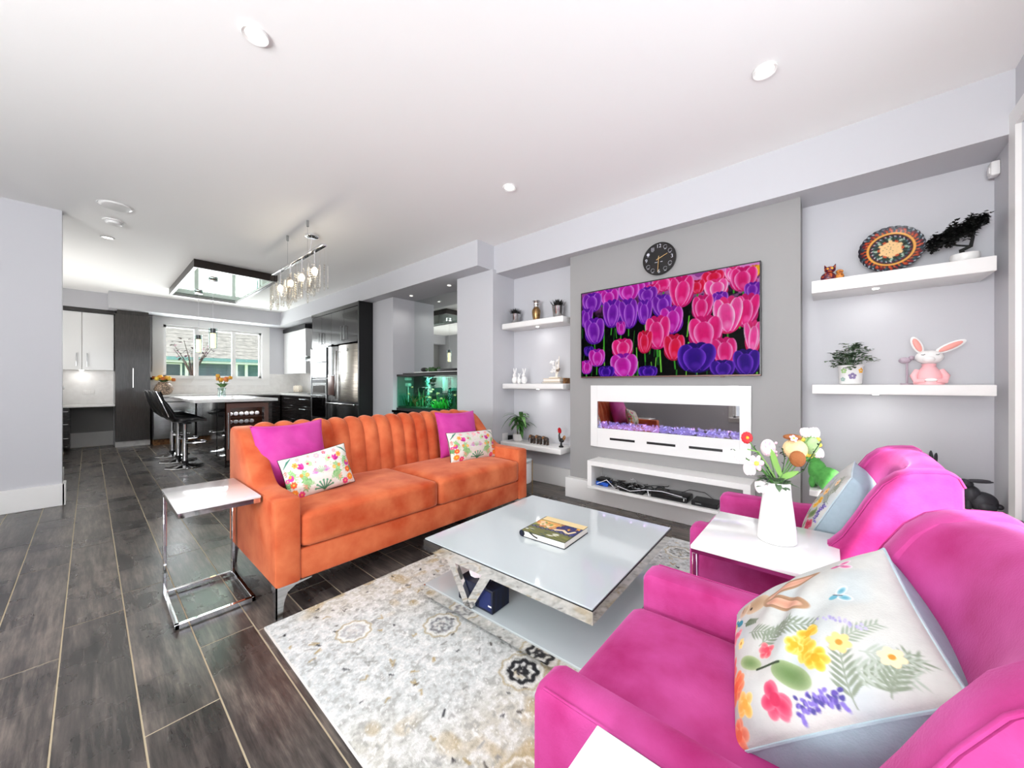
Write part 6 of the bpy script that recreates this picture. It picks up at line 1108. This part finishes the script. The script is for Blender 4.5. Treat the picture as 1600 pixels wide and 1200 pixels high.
p = at(1181, 724, -.03); stem(p); daisy(p, .026, 6, 'petal_pink', 'yellow', cam_d, wd=.3); daisy(p+Vector((.008, 0, .002)), .024, 6, 'petal_white', 'yellow', cam_d, wd=.3)
def tulipbell(p, r, dn=(-.3, -.2, -1), c='petal_white'):
    dn = Vector(dn).normalized(); q = dn.to_track_quat('Z', 'Y').to_matrix(); mb = MB()
    for k in range(6): a = math.pi*k/3; mb.ball(p+q @ Vector((math.cos(a)*r*.42, math.sin(a)*r*.42, 0)), (r*.34, r*.5, r*.8), 10, 7, R=q @ Matrix.Rotation(a, 3, 'Z'))
    P('bell_flower', mb, c, b)
for u, v, r in ((1156, 712, .022), (1171, 733, .024), (1190, 760, .026), (1279, 708, .02), (1258, 676, .02), (1272, 676, .021)): p = at(u, v, .02 if u > 1200 else -.02); stem(p, bend=1); tulipbell(p, r)
p = at(1200, 700, .02); stem(p); mb = MB().ball(p, (.022, .022, .03), 16, 10); e = P('egg', mb, 'petal_white', b, label='white knitted egg with pink lattice'); lt = MB()
for k in range(14): a = k*.9; q = p+Vector((-.016-.006*math.cos(a), .016*math.sin(a*1.7)*.9-.01, .022*math.cos(a*1.3))); lt.ball(q, .0045, 6, 5)
P('knit_dots', lt, 'petal_pink', e)
p = at(1242, 702, -.01); stem(p); e = P('egg', MB().ball(p, (.034, .034, .034), 20, 14), 'peach', b, label='round peach knitted egg'); P('knit_ear', MB().ball(at(1246, 717, -.05), (.016, .022, .026), 14, 10), 'knit_brown', e); P('knit_cap', MB().ball(at(1238, 683, -.02), (.02, .026, .010), 14, 8), 'knit_brown', e); daisy(at(1240, 685, -.05), .012, 5, 'petal_pink', 'yellow', (-.7, -.5, .6))
p = at(1264, 695, .03); stem(p); e = P('egg', MB().ball(p, (.026, .028, .034), 18, 12), 'knit_green', b, label='green knitted egg'); rf = MB()
for k in range(12): a = 2*math.pi*k/12; rf.ball(p+Rv*math.cos(a)*.031+Vector((0, 0, math.sin(a)*.038))-Dv*.006, .0075, 8, 6)
P('frill', rf, 'yellow', e)
for u0, v0, u1, v1 in ((1206, 712, 1222, 748), (1244, 738, 1216, 748), (1206, 706, 1216, 738)):
    a, c_ = at(u0, v0, -.03), at(u1, v1, -.02); P('long_leaf', MB().leaf(c_, a-c_, (a-c_).length*1.15, .02, up=cam_d, droop=0, n=6), mat('leaf_bright', '7fae54', .6) if u0 == 1206 and v0 == 712 else 'leaf_bright', b, 60, nofix=True)
rg = random.Random(8)
for k in range(36): a = rg.uniform(0, 6.28); P('eucalyptus_leaf', MB().leaf(mouth+Vector((math.cos(a)*.02, math.sin(a)*.02, rg.uniform(0, .03))), (math.cos(a), math.sin(a), rg.uniform(-.1, 1.2)), rg.uniform(.03, .055), .018, n=4), 'leaf_grey', b, 60, nofix=True)
for pts in (((1212, 752), (1195, 725), (1178, 698)), ((1225, 752), (1256, 735), (1268, 712), (1283, 690)), ((1210, 752), (1172, 720), (1146, 702)), ((1220, 752), (1226, 716), (1222, 700))):
    w_ = [at(u, v, -.01) for u, v in pts]; P('sprig', MB().tube(w_, .0014, 5), 'leaf_dark', b); bd_ = MB()
    for i in range(12): q = i/11*(len(w_)-1); j = min(int(q), len(w_)-2); pp_ = w_[j].lerp(w_[j+1], q-j); bd_.leaf(pp_, (rg.uniform(-1, 1), rg.uniform(-1, 1), rg.uniform(-.3, 1)), .014, .008, n=2)
    P('sprig_leaves', bd_, 'black_leaf', b, None, nofix=True)
for pts in (((1214, 752), (1200, 728), (1185, 706), (1168, 702)),): P('curl', MB().tube([at(u, v, -.02) for u, v in pts], .002, 6), 'leaf_bright', b)
# ---- white table with gold legs behind the sofa
t = T('gold_leg_table', 'small white drum table with thin gold legs beyond the sofa', 'table', (2.87, 2.36, 0)); P('drum', MB().lathe([(.0, .13), (.145, .13), (.15, .135), (.15, .345), (.147, .352), (0, .354)], (2.87, 2.42, 0), 40), 'white_satin', t)
P('top_rim', MB().lathe([(.151, .335), (.154, .34), (.154, .358), (.15, .36), (0, .36)], (2.87, 2.42, 0), 40), 'frosted_top', t)
for a in (-.85, .72, 2.3, 3.9): P('leg', MB().cyl((2.87+.158*math.cos(a), 2.42+.158*math.sin(a), 0), (2.87+.158*math.cos(a), 2.42+.158*math.sin(a), .345), .005, n=10), 'gold', t)
